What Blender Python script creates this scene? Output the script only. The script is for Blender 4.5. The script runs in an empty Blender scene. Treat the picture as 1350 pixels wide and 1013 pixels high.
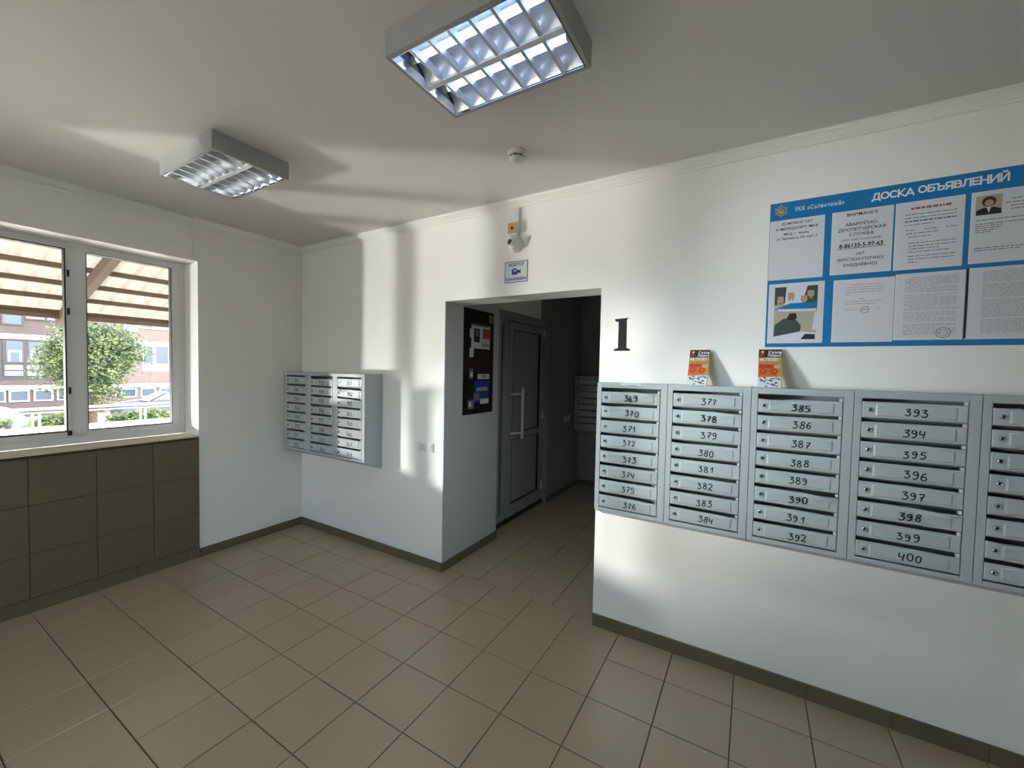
import bpy, math, random
from mathutils import Vector, Matrix
random.seed(7)
SC = bpy.context.scene
COL = SC.collection
# ---------------------------------------------------------------- camera
CAM = Vector((4.1514, -2.6168, 1.7059)); YAW, PIT, ROL = .5325, -.0346, .0201; FPX = 537.5
cf = Vector((-math.sin(YAW)*math.cos(PIT), math.cos(YAW)*math.cos(PIT), math.sin(PIT)))
r0 = Vector((math.cos(YAW), math.sin(YAW), 0)); u0 = r0.cross(cf)
cr = r0*math.cos(ROL)+u0*math.sin(ROL); cu = -r0*math.sin(ROL)+u0*math.cos(ROL)
cd = bpy.data.cameras.new('camera'); cam = bpy.data.objects.new('camera', cd); COL.objects.link(cam)
cd.sensor_width = 36; cd.lens = FPX/1350*36; cd.clip_start = .03; cd.clip_end = 300
M4 = Matrix((cr, cu, -cf)).transposed().to_4x4(); M4.translation = CAM
cam.matrix_world = M4
SC.camera = cam
def in_view(p, m=70):
    d = Vector(p)-CAM; z = d.dot(cf)
    if z < .25: return False
    x = 675+FPX*d.dot(cr)/z; y = 506.5-FPX*d.dot(cu)/z
    return -m < x < 1350+m and -m < y < 1013+m
# ---------------------------------------------------------------- world, sun, exposure
w = bpy.data.worlds.new('sky'); SC.world = w; w.use_nodes = True
nt = w.node_tree; nt.nodes.clear()
sky = nt.nodes.new('ShaderNodeTexSky'); sky.sky_type = 'NISHITA'; sky.sun_disc = False
sky.sun_elevation = math.radians(48); sky.sun_rotation = math.radians(60); sky.dust_density = 1.6
bg = nt.nodes.new('ShaderNodeBackground'); bg.inputs['Strength'].default_value = .24
wo = nt.nodes.new('ShaderNodeOutputWorld')
hs = nt.nodes.new('ShaderNodeHueSaturation'); hs.inputs['Saturation'].default_value = .65
nt.links.new(sky.outputs[0], hs.inputs['Color']); nt.links.new(hs.outputs[0], bg.inputs[0]); nt.links.new(bg.outputs[0], wo.inputs[0])
def light(name, typ, loc, direction, energy, color, **k):
    l = bpy.data.lights.new(name, typ); l.energy = energy; l.color = color
    for a, b in k.items(): setattr(l, a, b)
    o = bpy.data.objects.new(name, l); COL.objects.link(o); o.location = loc
    o.rotation_euler = Vector(direction).to_track_quat('-Z', 'Y').to_euler()
    return o
light('sun', 'SUN', (0, 0, 20), (.3, .45, -.85), 2.4, (1, .91, .78), angle=.01)
# low sun glints thrown back by the panes across the street and by the wet bright road
GA = Vector((-12.5, -11.68, 3.89)); GB = Vector((-6.6, -7.45, .02)); WC = Vector((-.1, -1.95, 1.83))
light('glint_facade', 'SPOT', GA, WC-GA, 3000, (1, .96, .9), shadow_soft_size=.34, spot_size=math.radians(15), spot_blend=.2)
light('glint_road', 'SPOT', GB, WC-GB, 760, (1, .97, .93), shadow_soft_size=.2, spot_size=math.radians(21), spot_blend=.2)
GC = Vector((-9.5, -13.2, 3.6)); GD = Vector((-8, -12.3, 1.4))
light('added_corner_spot', 'SPOT', GC, WC-GC, 2600, (1, .93, .84), shadow_soft_size=.4, spot_size=math.radians(13), spot_blend=.5)  # added spot without a known source, brightens the wall near the window corner
light('added_right_wall_spot', 'SPOT', GD, Vector((0, -4.3, 1.3))-GD, 1600, (.86, .94, 1), shadow_soft_size=1.2, spot_size=math.radians(18), spot_blend=.5)  # added soft spot through the entrance glazing, brightens right wall and mailboxes
SC.view_settings.view_transform = 'Standard'; SC.view_settings.look = 'None'
SC.view_settings.gamma = 1; SC.view_settings.use_curve_mapping = False
SC.view_settings.exposure = 3.0
# ---------------------------------------------------------------- helpers
def srgb(r, g, b):
    f = lambda c: (c/255/12.92 if c/255 <= .04045 else ((c/255+.055)/1.055)**2.4)
    return (f(r), f(g), f(b), 1)
def mat(name, col, rough=.6, metal=0, noise=0, nscale=8, bump=0, bscale=60, spec=.5, vary=0, emit=None, estr=0):
    m = bpy.data.materials.new(name); m.use_nodes = True; n = m.node_tree.nodes; l = m.node_tree.links
    b = n['Principled BSDF']; b.inputs['Roughness'].default_value = rough; b.inputs['Metallic'].default_value = metal
    b.inputs['Specular IOR Level'].default_value = spec
    c = n.new('ShaderNodeRGB'); c.outputs[0].default_value = col; out = c.outputs[0]
    tc = n.new('ShaderNodeTexCoord')
    if noise:
        t = n.new('ShaderNodeTexNoise'); t.inputs['Scale'].default_value = nscale; t.inputs['Detail'].default_value = 5
        l.new(tc.outputs['Object'], t.inputs['Vector'])
        mr = n.new('ShaderNodeMapRange'); mr.inputs[1].default_value = .3; mr.inputs[2].default_value = .24
        mr.inputs[3].default_value = 1-noise; mr.inputs[4].default_value = 1+noise
        l.new(t.outputs[0], mr.inputs[0])
        h = n.new('ShaderNodeHueSaturation'); l.new(out, h.inputs['Color']); l.new(mr.outputs[0], h.inputs['Value']); out = h.outputs[0]
    if vary:
        oi = n.new('ShaderNodeObjectInfo'); mr = n.new('ShaderNodeMapRange'); mr.inputs[3].default_value = 1-vary; mr.inputs[4].default_value = 1+vary
        l.new(oi.outputs['Random'], mr.inputs[0])
        h = n.new('ShaderNodeHueSaturation'); l.new(out, h.inputs['Color']); l.new(mr.outputs[0], h.inputs['Value']); out = h.outputs[0]
    l.new(out, b.inputs['Base Color'])
    if bump:
        t = n.new('ShaderNodeTexNoise'); t.inputs['Scale'].default_value = bscale; t.inputs['Detail'].default_value = 3
        l.new(tc.outputs['Object'], t.inputs['Vector'])
        bp = n.new('ShaderNodeBump'); bp.inputs['Strength'].default_value = bump; bp.inputs['Distance'].default_value = .01
        l.new(t.outputs[0], bp.inputs['Height']); l.new(bp.outputs[0], b.inputs['Normal'])
    if emit:
        b.inputs['Emission Color'].default_value = emit; b.inputs['Emission Strength'].default_value = estr
    return m
MT = {}
MT['paint'] = mat('white_wall_paint', (.88, .865, .83, 1), .5, noise=.025, nscale=1.5, bump=.12, bscale=25, spec=.35)
MT['paint_shaded'] = mat('shade_darkened_passage_paint', (.27, .27, .26, 1), .55)  # white wall paint darkened to put the passage's shade into its colour
MT['jamb_shaded'] = mat('shade_darkened_jamb_paint', (.55, .56, .58, 1), .5)  # white wall paint again, greyed so the jamb reads as in shade
MT['satin'] = mat('satin_reflector', (.8, .82, .86, 1), .42, metal=1)
MT['doorpvc'] = mat('shade_greyed_door_pvc', (.3, .31, .31, 1), .4)  # white door plastic, greyed to carry the passage shade in its colour
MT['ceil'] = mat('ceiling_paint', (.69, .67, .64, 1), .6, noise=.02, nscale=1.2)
MT['tile'] = mat('greige_floor_tile', srgb(168, 150, 121), .3, noise=.06, nscale=7, vary=.02, bump=.03, bscale=14, spec=.75)
MT['grout'] = mat('dark_grout', srgb(82, 72, 58), .9, noise=.1, nscale=20)
MT['wtile'] = mat('brown_wall_tile', srgb(108, 99, 80), .4, noise=.06, nscale=6, vary=.04, spec=.35)
MT['upvc'] = mat('white_upvc', (.72, .72, .71, 1), .35)
MT['sill'] = mat('beige_sill_tile', srgb(205, 195, 175), .35, noise=.04, nscale=9)
MT['black'] = mat('black_plastic', (.012, .012, .012, 1), .5)
MT['cab'] = mat('grey_enamel_steel', (.46, .5, .52, 1), .42, noise=.05, nscale=30, bump=.08, bscale=180)
MT['door'] = mat('grey_enamel_door', (.5, .54, .56, 1), .38, noise=.07, nscale=14, vary=.06, bump=.1, bscale=30)
MT['ink'] = mat('black_marker', (.008, .008, .009, 1), .8)
MT['chrome'] = mat('worn_chrome', (.55, .55, .55, 1), .25, metal=1)
MT['paper'] = mat('white_paper', (.66, .67, .72, 1), .35)
MT['board'] = mat('blue_board', srgb(22, 118, 178), .35)
MT['ltext'] = mat('pale_lettering', (.82, .86, .9, 1), .4)
MT['grey_ink'] = mat('grey_print', (.16, .16, .18, 1), .6)
MT['mid_ink'] = mat('fine_print', (.36, .36, .4, 1), .6)
MT['red_ink'] = mat('red_print', (.38, .1, .1, 1), .6)
MT['navy'] = mat('navy_print', (.03, .035, .22, 1), .5)
MT['alu'] = mat('mirror_aluminium', (.8, .81, .83, 1), .16, metal=1)
MT['lampbox'] = mat('lamp_housing_paint', (.36, .36, .355, 1), .5)
MT['tube_off'] = mat('unlit_tube', (.8, .82, .8, 1), .2)
MT['tube_on'] = mat('lit_tube', (.8, .9, 1, 1), .3, emit=(.42, .6, .95, 1), estr=.42)
MT['wood'] = mat('weathered_wood', srgb(82, 62, 45), .8, noise=.25, nscale=12, bump=.3, bscale=30)
MT['steel'] = mat('railing_steel', (.5, .49, .44, 1), .4, metal=.3)
MT['concrete'] = mat('pale_concrete', (.4, .39, .37, 1), .85, noise=.06, nscale=4)
MT['paving'] = mat('light_stone_paving', (.78, .71, .6, 1), .8, noise=.05, nscale=4)
MT['asphalt'] = mat('asphalt', (.2, .2, .2, 1), .9, noise=.1, nscale=3)
MT['bark'] = mat('bark', (.1, .07, .045, 1), .9, noise=.3, nscale=20)
MT['whitetrim'] = mat('white_band', (.34, .34, .34, 1), .6)
MT['dkframe'] = mat('dark_window_frame', srgb(42, 35, 37), .5)
MT['lilac'] = mat('lilac_glazing', srgb(120, 86, 150), .2)
MT['farglass'] = mat('far_window_glass', (.05, .065, .09, 1), .15, spec=.35)
MT['curtain'] = mat('pale_curtain', (.2, .22, .26, 1), .8)
MT['carblack'] = mat('dark_car_paint', (.03, .04, .06, 1), .25, spec=.8)
MT['carsilver'] = mat('silver_car_paint', (.13, .15, .19, 1), .3, metal=.2)
MT['tyre'] = mat('tyre', (.015, .015, .015, 1), .8)
MT['carglass'] = mat('car_glass', (.35, .42, .48, 1), .05, spec=1)
MT['ambered'] = mat('yellowed_plastic', srgb(205, 160, 118), .45, noise=.1, nscale=40)
MT['whiteplast'] = mat('white_plastic', (.72, .72, .7, 1), .35)
MT['dkboard'] = mat('black_poster', (.012, .010, .009, 1), .45, noise=.3, nscale=5)
MT['brownband'] = mat('dark_brown_print', (.035, .014, .008, 1), .45)
MT['blue_print'] = mat('blue_leaflet', (.03, .05, .25, 1), .45)
MT['skin'] = mat('skin_print', srgb(186, 148, 128), .5)
MT['green_print'] = mat('dark_green_print', srgb(70, 92, 84), .5, noise=.3, nscale=90)
MT['beige_print'] = mat('beige_print', srgb(176, 168, 150), .5)
MT['dark_print'] = mat('dark_print', (.02, .02, .025, 1), .5)
MT['yellow'] = mat('yellow_print', srgb(235, 175, 60), .5)
MT['orange'] = mat('orange_print', srgb(205, 95, 40), .45)
MT['ochre'] = mat('ochre_print', srgb(178, 140, 60), .45)
MT['redo'] = mat('red_orange_print', srgb(175, 60, 30), .45)
MT['choc'] = mat('chocolate_print', srgb(66, 32, 18), .45)
def brick_mat(name, c1, c2, mortar):
    m = bpy.data.materials.new(name); m.use_nodes = True; n = m.node_tree.nodes; l = m.node_tree.links
    b = n['Principled BSDF']; b.inputs['Roughness'].default_value = .85
    tc = n.new('ShaderNodeTexCoord'); sp = n.new('ShaderNodeSeparateXYZ'); cb = n.new('ShaderNodeCombineXYZ')
    l.new(tc.outputs['Object'], sp.inputs[0]); l.new(sp.outputs['Y'], cb.inputs['X']); l.new(sp.outputs['Z'], cb.inputs['Y'])
    t = n.new('ShaderNodeTexBrick'); t.inputs['Scale'].default_value = 1; t.inputs['Brick Width'].default_value = .25; t.inputs['Row Height'].default_value = .075
    t.inputs['Mortar Size'].default_value = .012
    t.inputs['Color1'].default_value = c1; t.inputs['Color2'].default_value = c2; t.inputs['Mortar'].default_value = mortar
    l.new(cb.outputs[0], t.inputs['Vector']); l.new(t.outputs['Color'], b.inputs['Base Color'])
    return m
MT['brickdark'] = brick_mat('dark_brown_brick', srgb(72, 56, 53), srgb(58, 44, 43), srgb(88, 78, 76))
MT['brickpink'] = brick_mat('pale_red_brick', srgb(100, 76, 66), srgb(88, 62, 54), srgb(112, 105, 100))
def mixmat(name, col, kind, fac):
    m = bpy.data.materials.new(name); m.use_nodes = True; n = m.node_tree.nodes; l = m.node_tree.links
    n.clear(); o = n.new('ShaderNodeOutputMaterial'); mx = n.new('ShaderNodeMixShader'); mx.inputs[0].default_value = fac
    d = n.new('ShaderNodeBsdfDiffuse'); d.inputs[0].default_value = col
    t = n.new({'trans': 'ShaderNodeBsdfTranslucent', 'clear': 'ShaderNodeBsdfTransparent'}[kind])
    t.inputs[0].default_value = col if kind == 'trans' else (1, 1, 1, 1)
    l.new(d.outputs[0], mx.inputs[1]); l.new(t.outputs[0], mx.inputs[2]); l.new(mx.outputs[0], o.inputs[0])
    return m
MT['roofsheet'] = mixmat('cream_roof_sheet', (.23, .2, .16, 1), 'trans', .42)
def leafmat(name, c1, c2):
    m = bpy.data.materials.new(name); m.use_nodes = True; n = m.node_tree.nodes; l = m.node_tree.links
    n.clear(); o = n.new('ShaderNodeOutputMaterial'); mx = n.new('ShaderNodeMixShader'); mx.inputs[0].default_value = .4
    d = n.new('ShaderNodeBsdfPrincipled'); d.inputs['Roughness'].default_value = .24
    t = n.new('ShaderNodeBsdfTranslucent'); tc = n.new('ShaderNodeTexCoord')
    ns = n.new('ShaderNodeTexNoise'); ns.inputs['Scale'].default_value = 3.5; ns.inputs['Detail'].default_value = 6
    cr_ = n.new('ShaderNodeValToRGB'); cr_.color_ramp.elements[0].position = .38; cr_.color_ramp.elements[1].position = .62
    cr_.color_ramp.elements[0].color = c1; cr_.color_ramp.elements[1].color = c2
    l.new(tc.outputs['Object'], ns.inputs['Vector']); l.new(ns.outputs[0], cr_.inputs[0])
    l.new(cr_.outputs[0], d.inputs['Base Color']); l.new(cr_.outputs[0], t.inputs[0])
    l.new(d.outputs[0], mx.inputs[1]); l.new(t.outputs[0], mx.inputs[2]); l.new(mx.outputs[0], o.inputs[0])
    return m
MT['leaf'] = leafmat('tree_leaf', (.022, .045, .018, 1), (.15, .19, .07, 1))
MT['hedge'] = leafmat('hedge_leaf', (.07, .1, .03, 1), (.26, .29, .12, 1))
MT['farleaf'] = leafmat('far_leaf', (.1, .22, .07, 1), (.25, .4, .15, 1))
def glassmat():
    m = bpy.data.materials.new('window_glass'); m.use_nodes = True; n = m.node_tree.nodes; l = m.node_tree.links
    n.clear(); o = n.new('ShaderNodeOutputMaterial'); mx = n.new('ShaderNodeMixShader')
    t = n.new('ShaderNodeBsdfTransparent'); t.inputs[0].default_value = (.96, .98, .97, 1)
    g = n.new('ShaderNodeBsdfGlossy'); g.inputs['Roughness'].default_value = .01
    fr = n.new('ShaderNodeFresnel'); fr.inputs[0].default_value = 1.35
    l.new(fr.outputs[0], mx.inputs[0]); l.new(t.outputs[0], mx.inputs[1]); l.new(g.outputs[0], mx.inputs[2]); l.new(mx.outputs[0], o.inputs[0])
    return m
MT['glass'] = glassmat()
MT['foil'] = mixmat('frosted_pane', (.75, .76, .74, 1), 'trans', .55)

class MB:
    def __init__(s): s.v = []; s.f = []; s.m = []; s.cur = 0
    def add(s, vs, fs):
        k = len(s.v); s.v += [tuple(p) for p in vs]; s.f += [tuple(i+k for i in q) for q in fs]; s.m += [s.cur]*len(fs); return s
    def box(s, x0, x1, y0, y1, z0, z1):
        return s.add([(x0,y0,z0),(x1,y0,z0),(x1,y1,z0),(x0,y1,z0),(x0,y0,z1),(x1,y0,z1),(x1,y1,z1),(x0,y1,z1)],
            [(0,3,2,1),(4,5,6,7),(0,1,5,4),(1,2,6,5),(2,3,7,6),(3,0,4,7)])
    def cbox(s, x0, x1, y0, y1, z0, z1, c):      # box with chamfered vertical-plane edges facing -y
        return s.add([(x0,y1,z0),(x1,y1,z0),(x1,y1,z1),(x0,y1,z1),(x0,y0+c,z0),(x1,y0+c,z0),(x1,y0+c,z1),(x0,y0+c,z1),
            (x0+c,y0,z0+c),(x1-c,y0,z0+c),(x1-c,y0,z1-c),(x0+c,y0,z1-c)],
            [(0,3,2,1),(0,1,5,4),(1,2,6,5),(2,3,7,6),(3,0,4,7),(4,5,9,8),(5,6,10,9),(6,7,11,10),(7,4,8,11),(8,9,10,11)])
    def ctile(s, x0, x1, y0, y1, z0, z1, c=.002): # tile with chamfered top (+z)
        return s.add([(x0,y0,z0),(x1,y0,z0),(x1,y1,z0),(x0,y1,z0),(x0,y0,z1-c),(x1,y0,z1-c),(x1,y1,z1-c),(x0,y1,z1-c),
            (x0+c,y0+c,z1),(x1-c,y0+c,z1),(x1-c,y1-c,z1),(x0+c,y1-c,z1)],
            [(0,3,2,1),(0,1,5,4),(1,2,6,5),(2,3,7,6),(3,0,4,7),(4,5,9,8),(5,6,10,9),(6,7,11,10),(7,4,8,11),(8,9,10,11)])
    def cyl(s, p0, p1, r, n=12, r1=None, cap=True):
        p0, p1 = Vector(p0), Vector(p1); r1 = r if r1 is None else r1; d = (p1-p0).normalized()
        a = d.orthogonal().normalized(); b = d.cross(a)
        vs = []
        for p, rr in ((p0, r), (p1, r1)):
            for i in range(n):
                t = 2*math.pi*i/n; vs.append(p+a*math.cos(t)*rr+b*math.sin(t)*rr)
        fs = [(i, (i+1)%n, n+(i+1)%n, n+i) for i in range(n)]
        if cap: fs += [tuple(range(n))[::-1], tuple(range(n, 2*n))]
        return s.add(vs, fs)
    def lathe(s, c, axis, prof, n=20):           # prof: (radius, height along axis)
        c = Vector(c); d = Vector(axis).normalized(); a = d.orthogonal().normalized(); b = d.cross(a); vs = []; fs = []
        for r, h in prof:
            for i in range(n):
                t = 2*math.pi*i/n; vs.append(c+d*h+a*math.cos(t)*r+b*math.sin(t)*r)
        for k in range(len(prof)-1):
            for i in range(n): fs.append((k*n+i, k*n+(i+1)%n, (k+1)*n+(i+1)%n, (k+1)*n+i))
        return s.add(vs, fs)
    def poly(s, pts, d):                         # closed outline extruded by vector d
        d = Vector(d); n = len(pts); vs = [Vector(p) for p in pts]+[Vector(p)+d for p in pts]
        return s.add(vs, [tuple(range(n)), tuple(range(n, 2*n))[::-1]]+[(i, (i+1)%n, n+(i+1)%n, n+i) for i in range(n)])
    def bar(s, p0, p1, w_, h_, up=(0, 0, 1)):
        p0, p1 = Vector(p0), Vector(p1); d = (p1-p0).normalized(); a = d.cross(Vector(up)).normalized(); b = a.cross(d)
        o = [a*w_/2+b*h_/2, -a*w_/2+b*h_/2, -a*w_/2-b*h_/2, a*w_/2-b*h_/2]
        return s.add([p0+q for q in o]+[p1+q for q in o], [(3,2,1,0),(4,5,6,7),(0,1,5,4),(1,2,6,5),(2,3,7,6),(3,0,4,7)])
    def ribbon(s, pts, wd, place, t=0):          # flat stroke in local (u,v); place maps (u,v,n) to 3-D
        n = len(pts); vs = []
        for i, (x, y) in enumerate(pts):
            a = pts[max(i-1, 0)]; b = pts[min(i+1, n-1)]; dx, dy = b[0]-a[0], b[1]-a[1]; L = math.hypot(dx, dy) or 1
            nx, ny = -dy/L*wd/2, dx/L*wd/2
            vs += [place(x+nx, y+ny, t), place(x-nx, y-ny, t)]
        return s.add(vs, [(2*i, 2*i+1, 2*i+3, 2*i+2) for i in range(n-1)])
    def mesh(s, name, *mats, smooth=False):
        me = bpy.data.meshes.new(name); me.from_pydata(s.v, [], s.f)
        for m in mats: me.materials.append(MT[m] if isinstance(m, str) else m)
        if len(mats) > 1: me.polygons.foreach_set('material_index', s.m)
        if smooth: me.polygons.foreach_set('use_smooth', [True]*len(me.polygons))
        me.update(); return me
    def build(s, name, *mats, parent=None, smooth=False, loc=None, bevel=0):
        o = obj(name, s.mesh(name, *mats, smooth=smooth), parent, loc)
        if bevel:
            b = o.modifiers.new('edge', 'BEVEL'); b.width = bevel; b.segments = 2; b.limit_method = 'ANGLE'
        return o
def obj(name, me, parent=None, loc=None):
    o = bpy.data.objects.new(name, me); COL.objects.link(o)
    if parent: o.parent = parent
    if loc: o.location = loc
    return o
def tag(o, label, cat, group=None, kind=None):
    o['label'] = label; o['category'] = cat
    if group: o['group'] = group
    if kind: o['kind'] = kind
    return o
def thing(name, label, cat, loc=(0, 0, 0), group=None, rz=0):
    o = bpy.data.objects.new(name, None); COL.objects.link(o); o.location = loc; o.rotation_euler = (0, 0, rz); o.empty_display_size = .1
    return tag(o, label, cat, group)
def struct(o, label=None, cat=None):
    o['kind'] = 'structure'
    if label: o['label'] = label
    if cat: o['category'] = cat
    return o
FONT_Q = []
HOMO = str.maketrans('АВЕКМНОРСТХаеорсх', 'ABEKMHOPCTXaeopcx')   # same shapes, better drawn in the built-in font
def text(name, body, size, mt, parent, loc, rot, sx=1, align='LEFT', bold=0, fit=0, gap=1.06):
    cu_ = bpy.data.curves.new(name, 'FONT'); cu_.body = body.translate(HOMO); cu_.size = size; cu_.align_x = align; cu_.offset = bold; cu_.resolution_u = 3; cu_.space_character = gap
    o = bpy.data.objects.new(name+'_src', cu_); COL.objects.link(o)
    FONT_Q.append((o, name, mt, parent, loc, rot, sx, fit)); return o
def flush_text():
    dg = bpy.context.evaluated_depsgraph_get()
    for o, name, mt, parent, loc, rot, sx, fit in FONT_Q:
        me = bpy.data.meshes.new_from_object(o.evaluated_get(dg)); me.materials.clear(); me.materials.append(MT[mt])
        if fit:
            xs_ = [v.co.x for v in me.vertices]; sx = fit/(max(xs_)-min(xs_)); lo_ = min(xs_) if o.data.align_x == 'LEFT' else (min(xs_)+max(xs_))/2
            for v in me.vertices: v.co.x -= lo_
        for v in me.vertices: v.co.x *= sx
        n = obj(name, me, parent, loc); n.rotation_euler = rot
        c = o.data; bpy.data.objects.remove(o); bpy.data.curves.remove(c)
    FONT_Q.clear()
HX = (math.pi/2, 0, 0)                            # text on a wall facing -y
H = 2.945                                         # ceiling height
RX1, RY0 = 7.2, -5.0                              # room extends to here
TS = .33
GX = .1592; GY = .0535                            # tile grid origin
# ---------------------------------------------------------------- walls
WB = MB()                                         # main wall, y 0 .. .25, opening x 1.962..3.277 z<2.257
WB.box(-.4, 1.955, 0, .25, -.02, H+.1).box(3.277, RX1+.2, 0, .25, -.02, H+.1).box(1.955, 3.277, 0, .25, 2.257, H+.1)
struct(WB.build('wall_back', 'paint'), 'white painted wall with wide doorway opening and mailboxes', 'wall')
WY1 = -2.954                                       # far jamb of the window
WL = MB()
WL.box(-.33, 0, -.948, 0, -.02, H+.1).box(-.33, 0, -3.8, WY1, -.02, H+.1).box(-.33, 0, RY0-.2, -4.85, -.02, H+.1).box(-.33, 0, -4.85, -3.8, 2.5, H+.1).box(-.33, 0, WY1, -.948, 2.586, H+.1).box(-.33, 0, WY1, -.948, -.02, 1.05)
wall_left = struct(WL.build('wall_left', 'paint'), 'white painted wall around the window', 'wall')
struct(MB().box(-.4, .3, RY0-.25, RY0, -.02, H+.1).box(2.0, RX1+.2, RY0-.25, RY0, -.02, H+.1).box(.3, 2.0, RY0-.25, RY0, -.02, .9).box(.3, 2.0, RY0-.25, RY0, 2.45, H+.1).build('wall_front', 'paint'), 'white painted wall with an added window behind the viewer', 'wall')
def plain_window(name, label, horizontal, a0, a1, c0, z0=.9, z1=2.45):
    m = MB()
    B_ = (lambda u0, u1, w0, w1: m.box(u0, u1, c0, c0+.06, w0, w1)) if horizontal else (lambda u0, u1, w0, w1: m.box(c0, c0+.06, u0, u1, w0, w1))
    for k in range(3):
        u = a0+(a1-a0-.08)*k/2; B_(u, u+.08, z0, z1)
    B_(a0+.08, a1-.08, z0, z0+.08); B_(a0+.08, a1-.08, z1-.08, z1)
    o = struct(m.build(name, 'upvc'), label, 'window')
    g_ = MB()
    if horizontal: g_.box(a0+.05, a1-.05, c0+.025, c0+.03, z0+.05, z1-.05)
    else: g_.box(c0+.025, c0+.03, a0+.05, a1-.05, z0+.05, z1-.05)
    g_.build('pane', 'glass', parent=o)
struct(MB().box(RX1, RX1+.2, RY0-.25, -4.7, -.02, H+.1).box(RX1, RX1+.2, -3.8, .25, -.02, H+.1).box(RX1, RX1+.2, -4.7, -3.8, -.02, .9).box(RX1, RX1+.2, -4.7, -3.8, 2.45, H+.1).build('wall_right', 'paint'), 'white painted wall with an added window at the far right end', 'wall')
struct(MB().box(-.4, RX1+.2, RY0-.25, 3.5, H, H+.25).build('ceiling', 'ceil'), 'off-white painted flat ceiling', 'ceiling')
# corridor shell
struct(MB().box(1.60, 1.955, .25, .83, -.02, H).box(1.955, 1.962, .0005, .83, -.02, 2.257).build('wall_passage_left', 'jamb_shaded'), 'white wall stub at the left of the passage', 'wall')
struct(MB().box(1.60, 1.91, 2.10, 3.2, -.02, H).build('wall_passage_far_left', 'paint_shaded'), 'dim white wall past the grey door', 'wall')
struct(MB().box(-.2, 4.6, 3.18, 3.4, -.02, H).build('wall_passage_back', 'paint_shaded'), 'dim white wall at the end of the passage', 'wall')
struct(MB().box(4.3, 4.5, .25, 3.18, -.02, H).build('wall_passage_right', 'paint_shaded'), 'white wall at the right of the passage', 'wall')
struct(MB().box(-.3, -.1, .25, 3.18, -.02, H).build('wall_vestibule', 'paint_shaded'), 'white wall of the room behind the grey door', 'wall')
# ---------------------------------------------------------------- floor and tiles
fl = MB().box(-.4, RX1+.2, RY0-.25, 3.4, -.12, -.006).build('floor', 'grout'); struct(fl, 'greige square floor tiles with dark grout', 'floor')
g = .0022
tile_me = MB().ctile(-TS/2+g, TS/2-g, -TS/2+g, TS/2-g, -.006, 0).mesh('tile', 'tile')
rest = MB(); cells = []
def cell(x, y, x0, x1, y0, y1):
    xa, xb, ya, yb = max(x-TS/2+g, x0), min(x+TS/2-g, x1), max(y-TS/2+g, y0), min(y+TS/2-g, y1)
    if xb-xa < .015 or yb-ya < .015: return
    cells.append((x, y, xa, xb, ya, yb, in_view(((xa+xb)/2, (ya+yb)/2, 0), 40)))
for i in range(-1, 22):
    for j in range(16):
        cell(GX+TS*(i+.5), GY-TS*(j+.5), 0, RX1, RY0, .0536)
for i in range(-2, 9):
    for j in range(10):
        cell(2.95-TS*3+TS*(i+.5), GY+TS*(j+.5), -.1 if j > 1 else 1.94, 4.3, GY, 3.18)
cells.sort(key=lambda c: (not c[6], (Vector((c[0], c[1], 0))-CAM).length))
for k, (x, y, xa, xb, ya, yb, vis) in enumerate(cells):
    if vis and k < 290:
        full = xb-xa > TS-.01 and yb-ya > TS-.01
        if full: obj('tile', tile_me, fl, (x, y, random.uniform(-.0006, .0004)))
        else: MB().ctile(xa, xb, ya, yb, -.006, 0).build('tile', 'tile', parent=fl)
    else: rest.ctile(xa, xb, ya, yb, -.006, 0)
o = rest.build('tile_field', 'tile', parent=fl); o['kind'] = 'stuff'
# skirtings: backing strip with separate tile pieces
def skirting(name, p0, p1, nrm, h, start, label):
    p0, p1, nrm = Vector(p0), Vector(p1), Vector(nrm); d = (p1-p0); L = d.length; d.normalize()
    a = MB().bar(p0+nrm*.003+Vector((0, 0, h/2)), p1+nrm*.003+Vector((0, 0, h/2)), .006, h-.004)
    b = struct(a.build(name, 'grout'), label, 'baseboard')
    t = start
    while t < L:
        t0, t1 = max(t, 0), min(t+TS, L)
        if t1-t0 > .02:
            q0 = p0+d*(t0+.0015)+nrm*.006+Vector((0, 0, h/2)); q1 = p0+d*(t1-.0015)+nrm*.006+Vector((0, 0, h/2))
            if in_view((q0+q1)/2, 120): MB().bar(q0, q1, .012, h).build('tile', 'wtile', parent=b)
        t += TS
skirting('baseboard_back', (0, 0, 0), (1.962, 0, 0), (0, -1, 0), .075, GX-TS, 'greige tile skirting under the small mailboxes')
skirting('baseboard_back', (3.277, 0, 0), (RX1, 0, 0), (0, -1, 0), .08, -.14, 'greige tile skirting under the long mailbox row')
skirting('baseboard_left', (0, -.948, 0), (0, 0, 0), (1, 0, 0), .075, -.05, 'greige tile skirting on the short left wall')
skirting('baseboard_window', (0, RY0, 0), (0, -.948, 0), (1, 0, 0), .095, 0, 'dark tile skirting below the window')
skirting('baseboard_passage', (1.962, 0, 0), (1.962, .83, 0), (1, 0, 0), .075, -.1, 'greige tile skirting at the passage entry')
skirting('baseboard_passage_far', (1.91, 2.12, 0), (1.91, 3.18, 0), (1, 0, 0), .075, 0, 'dim tile skirting past the grey door')
skirting('baseboard_passage_end', (1.91, 3.18, 0), (4.3, 3.18, 0), (0, -1, 0), .075, 0, 'dim tile skirting below the passage mailboxes')
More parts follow.
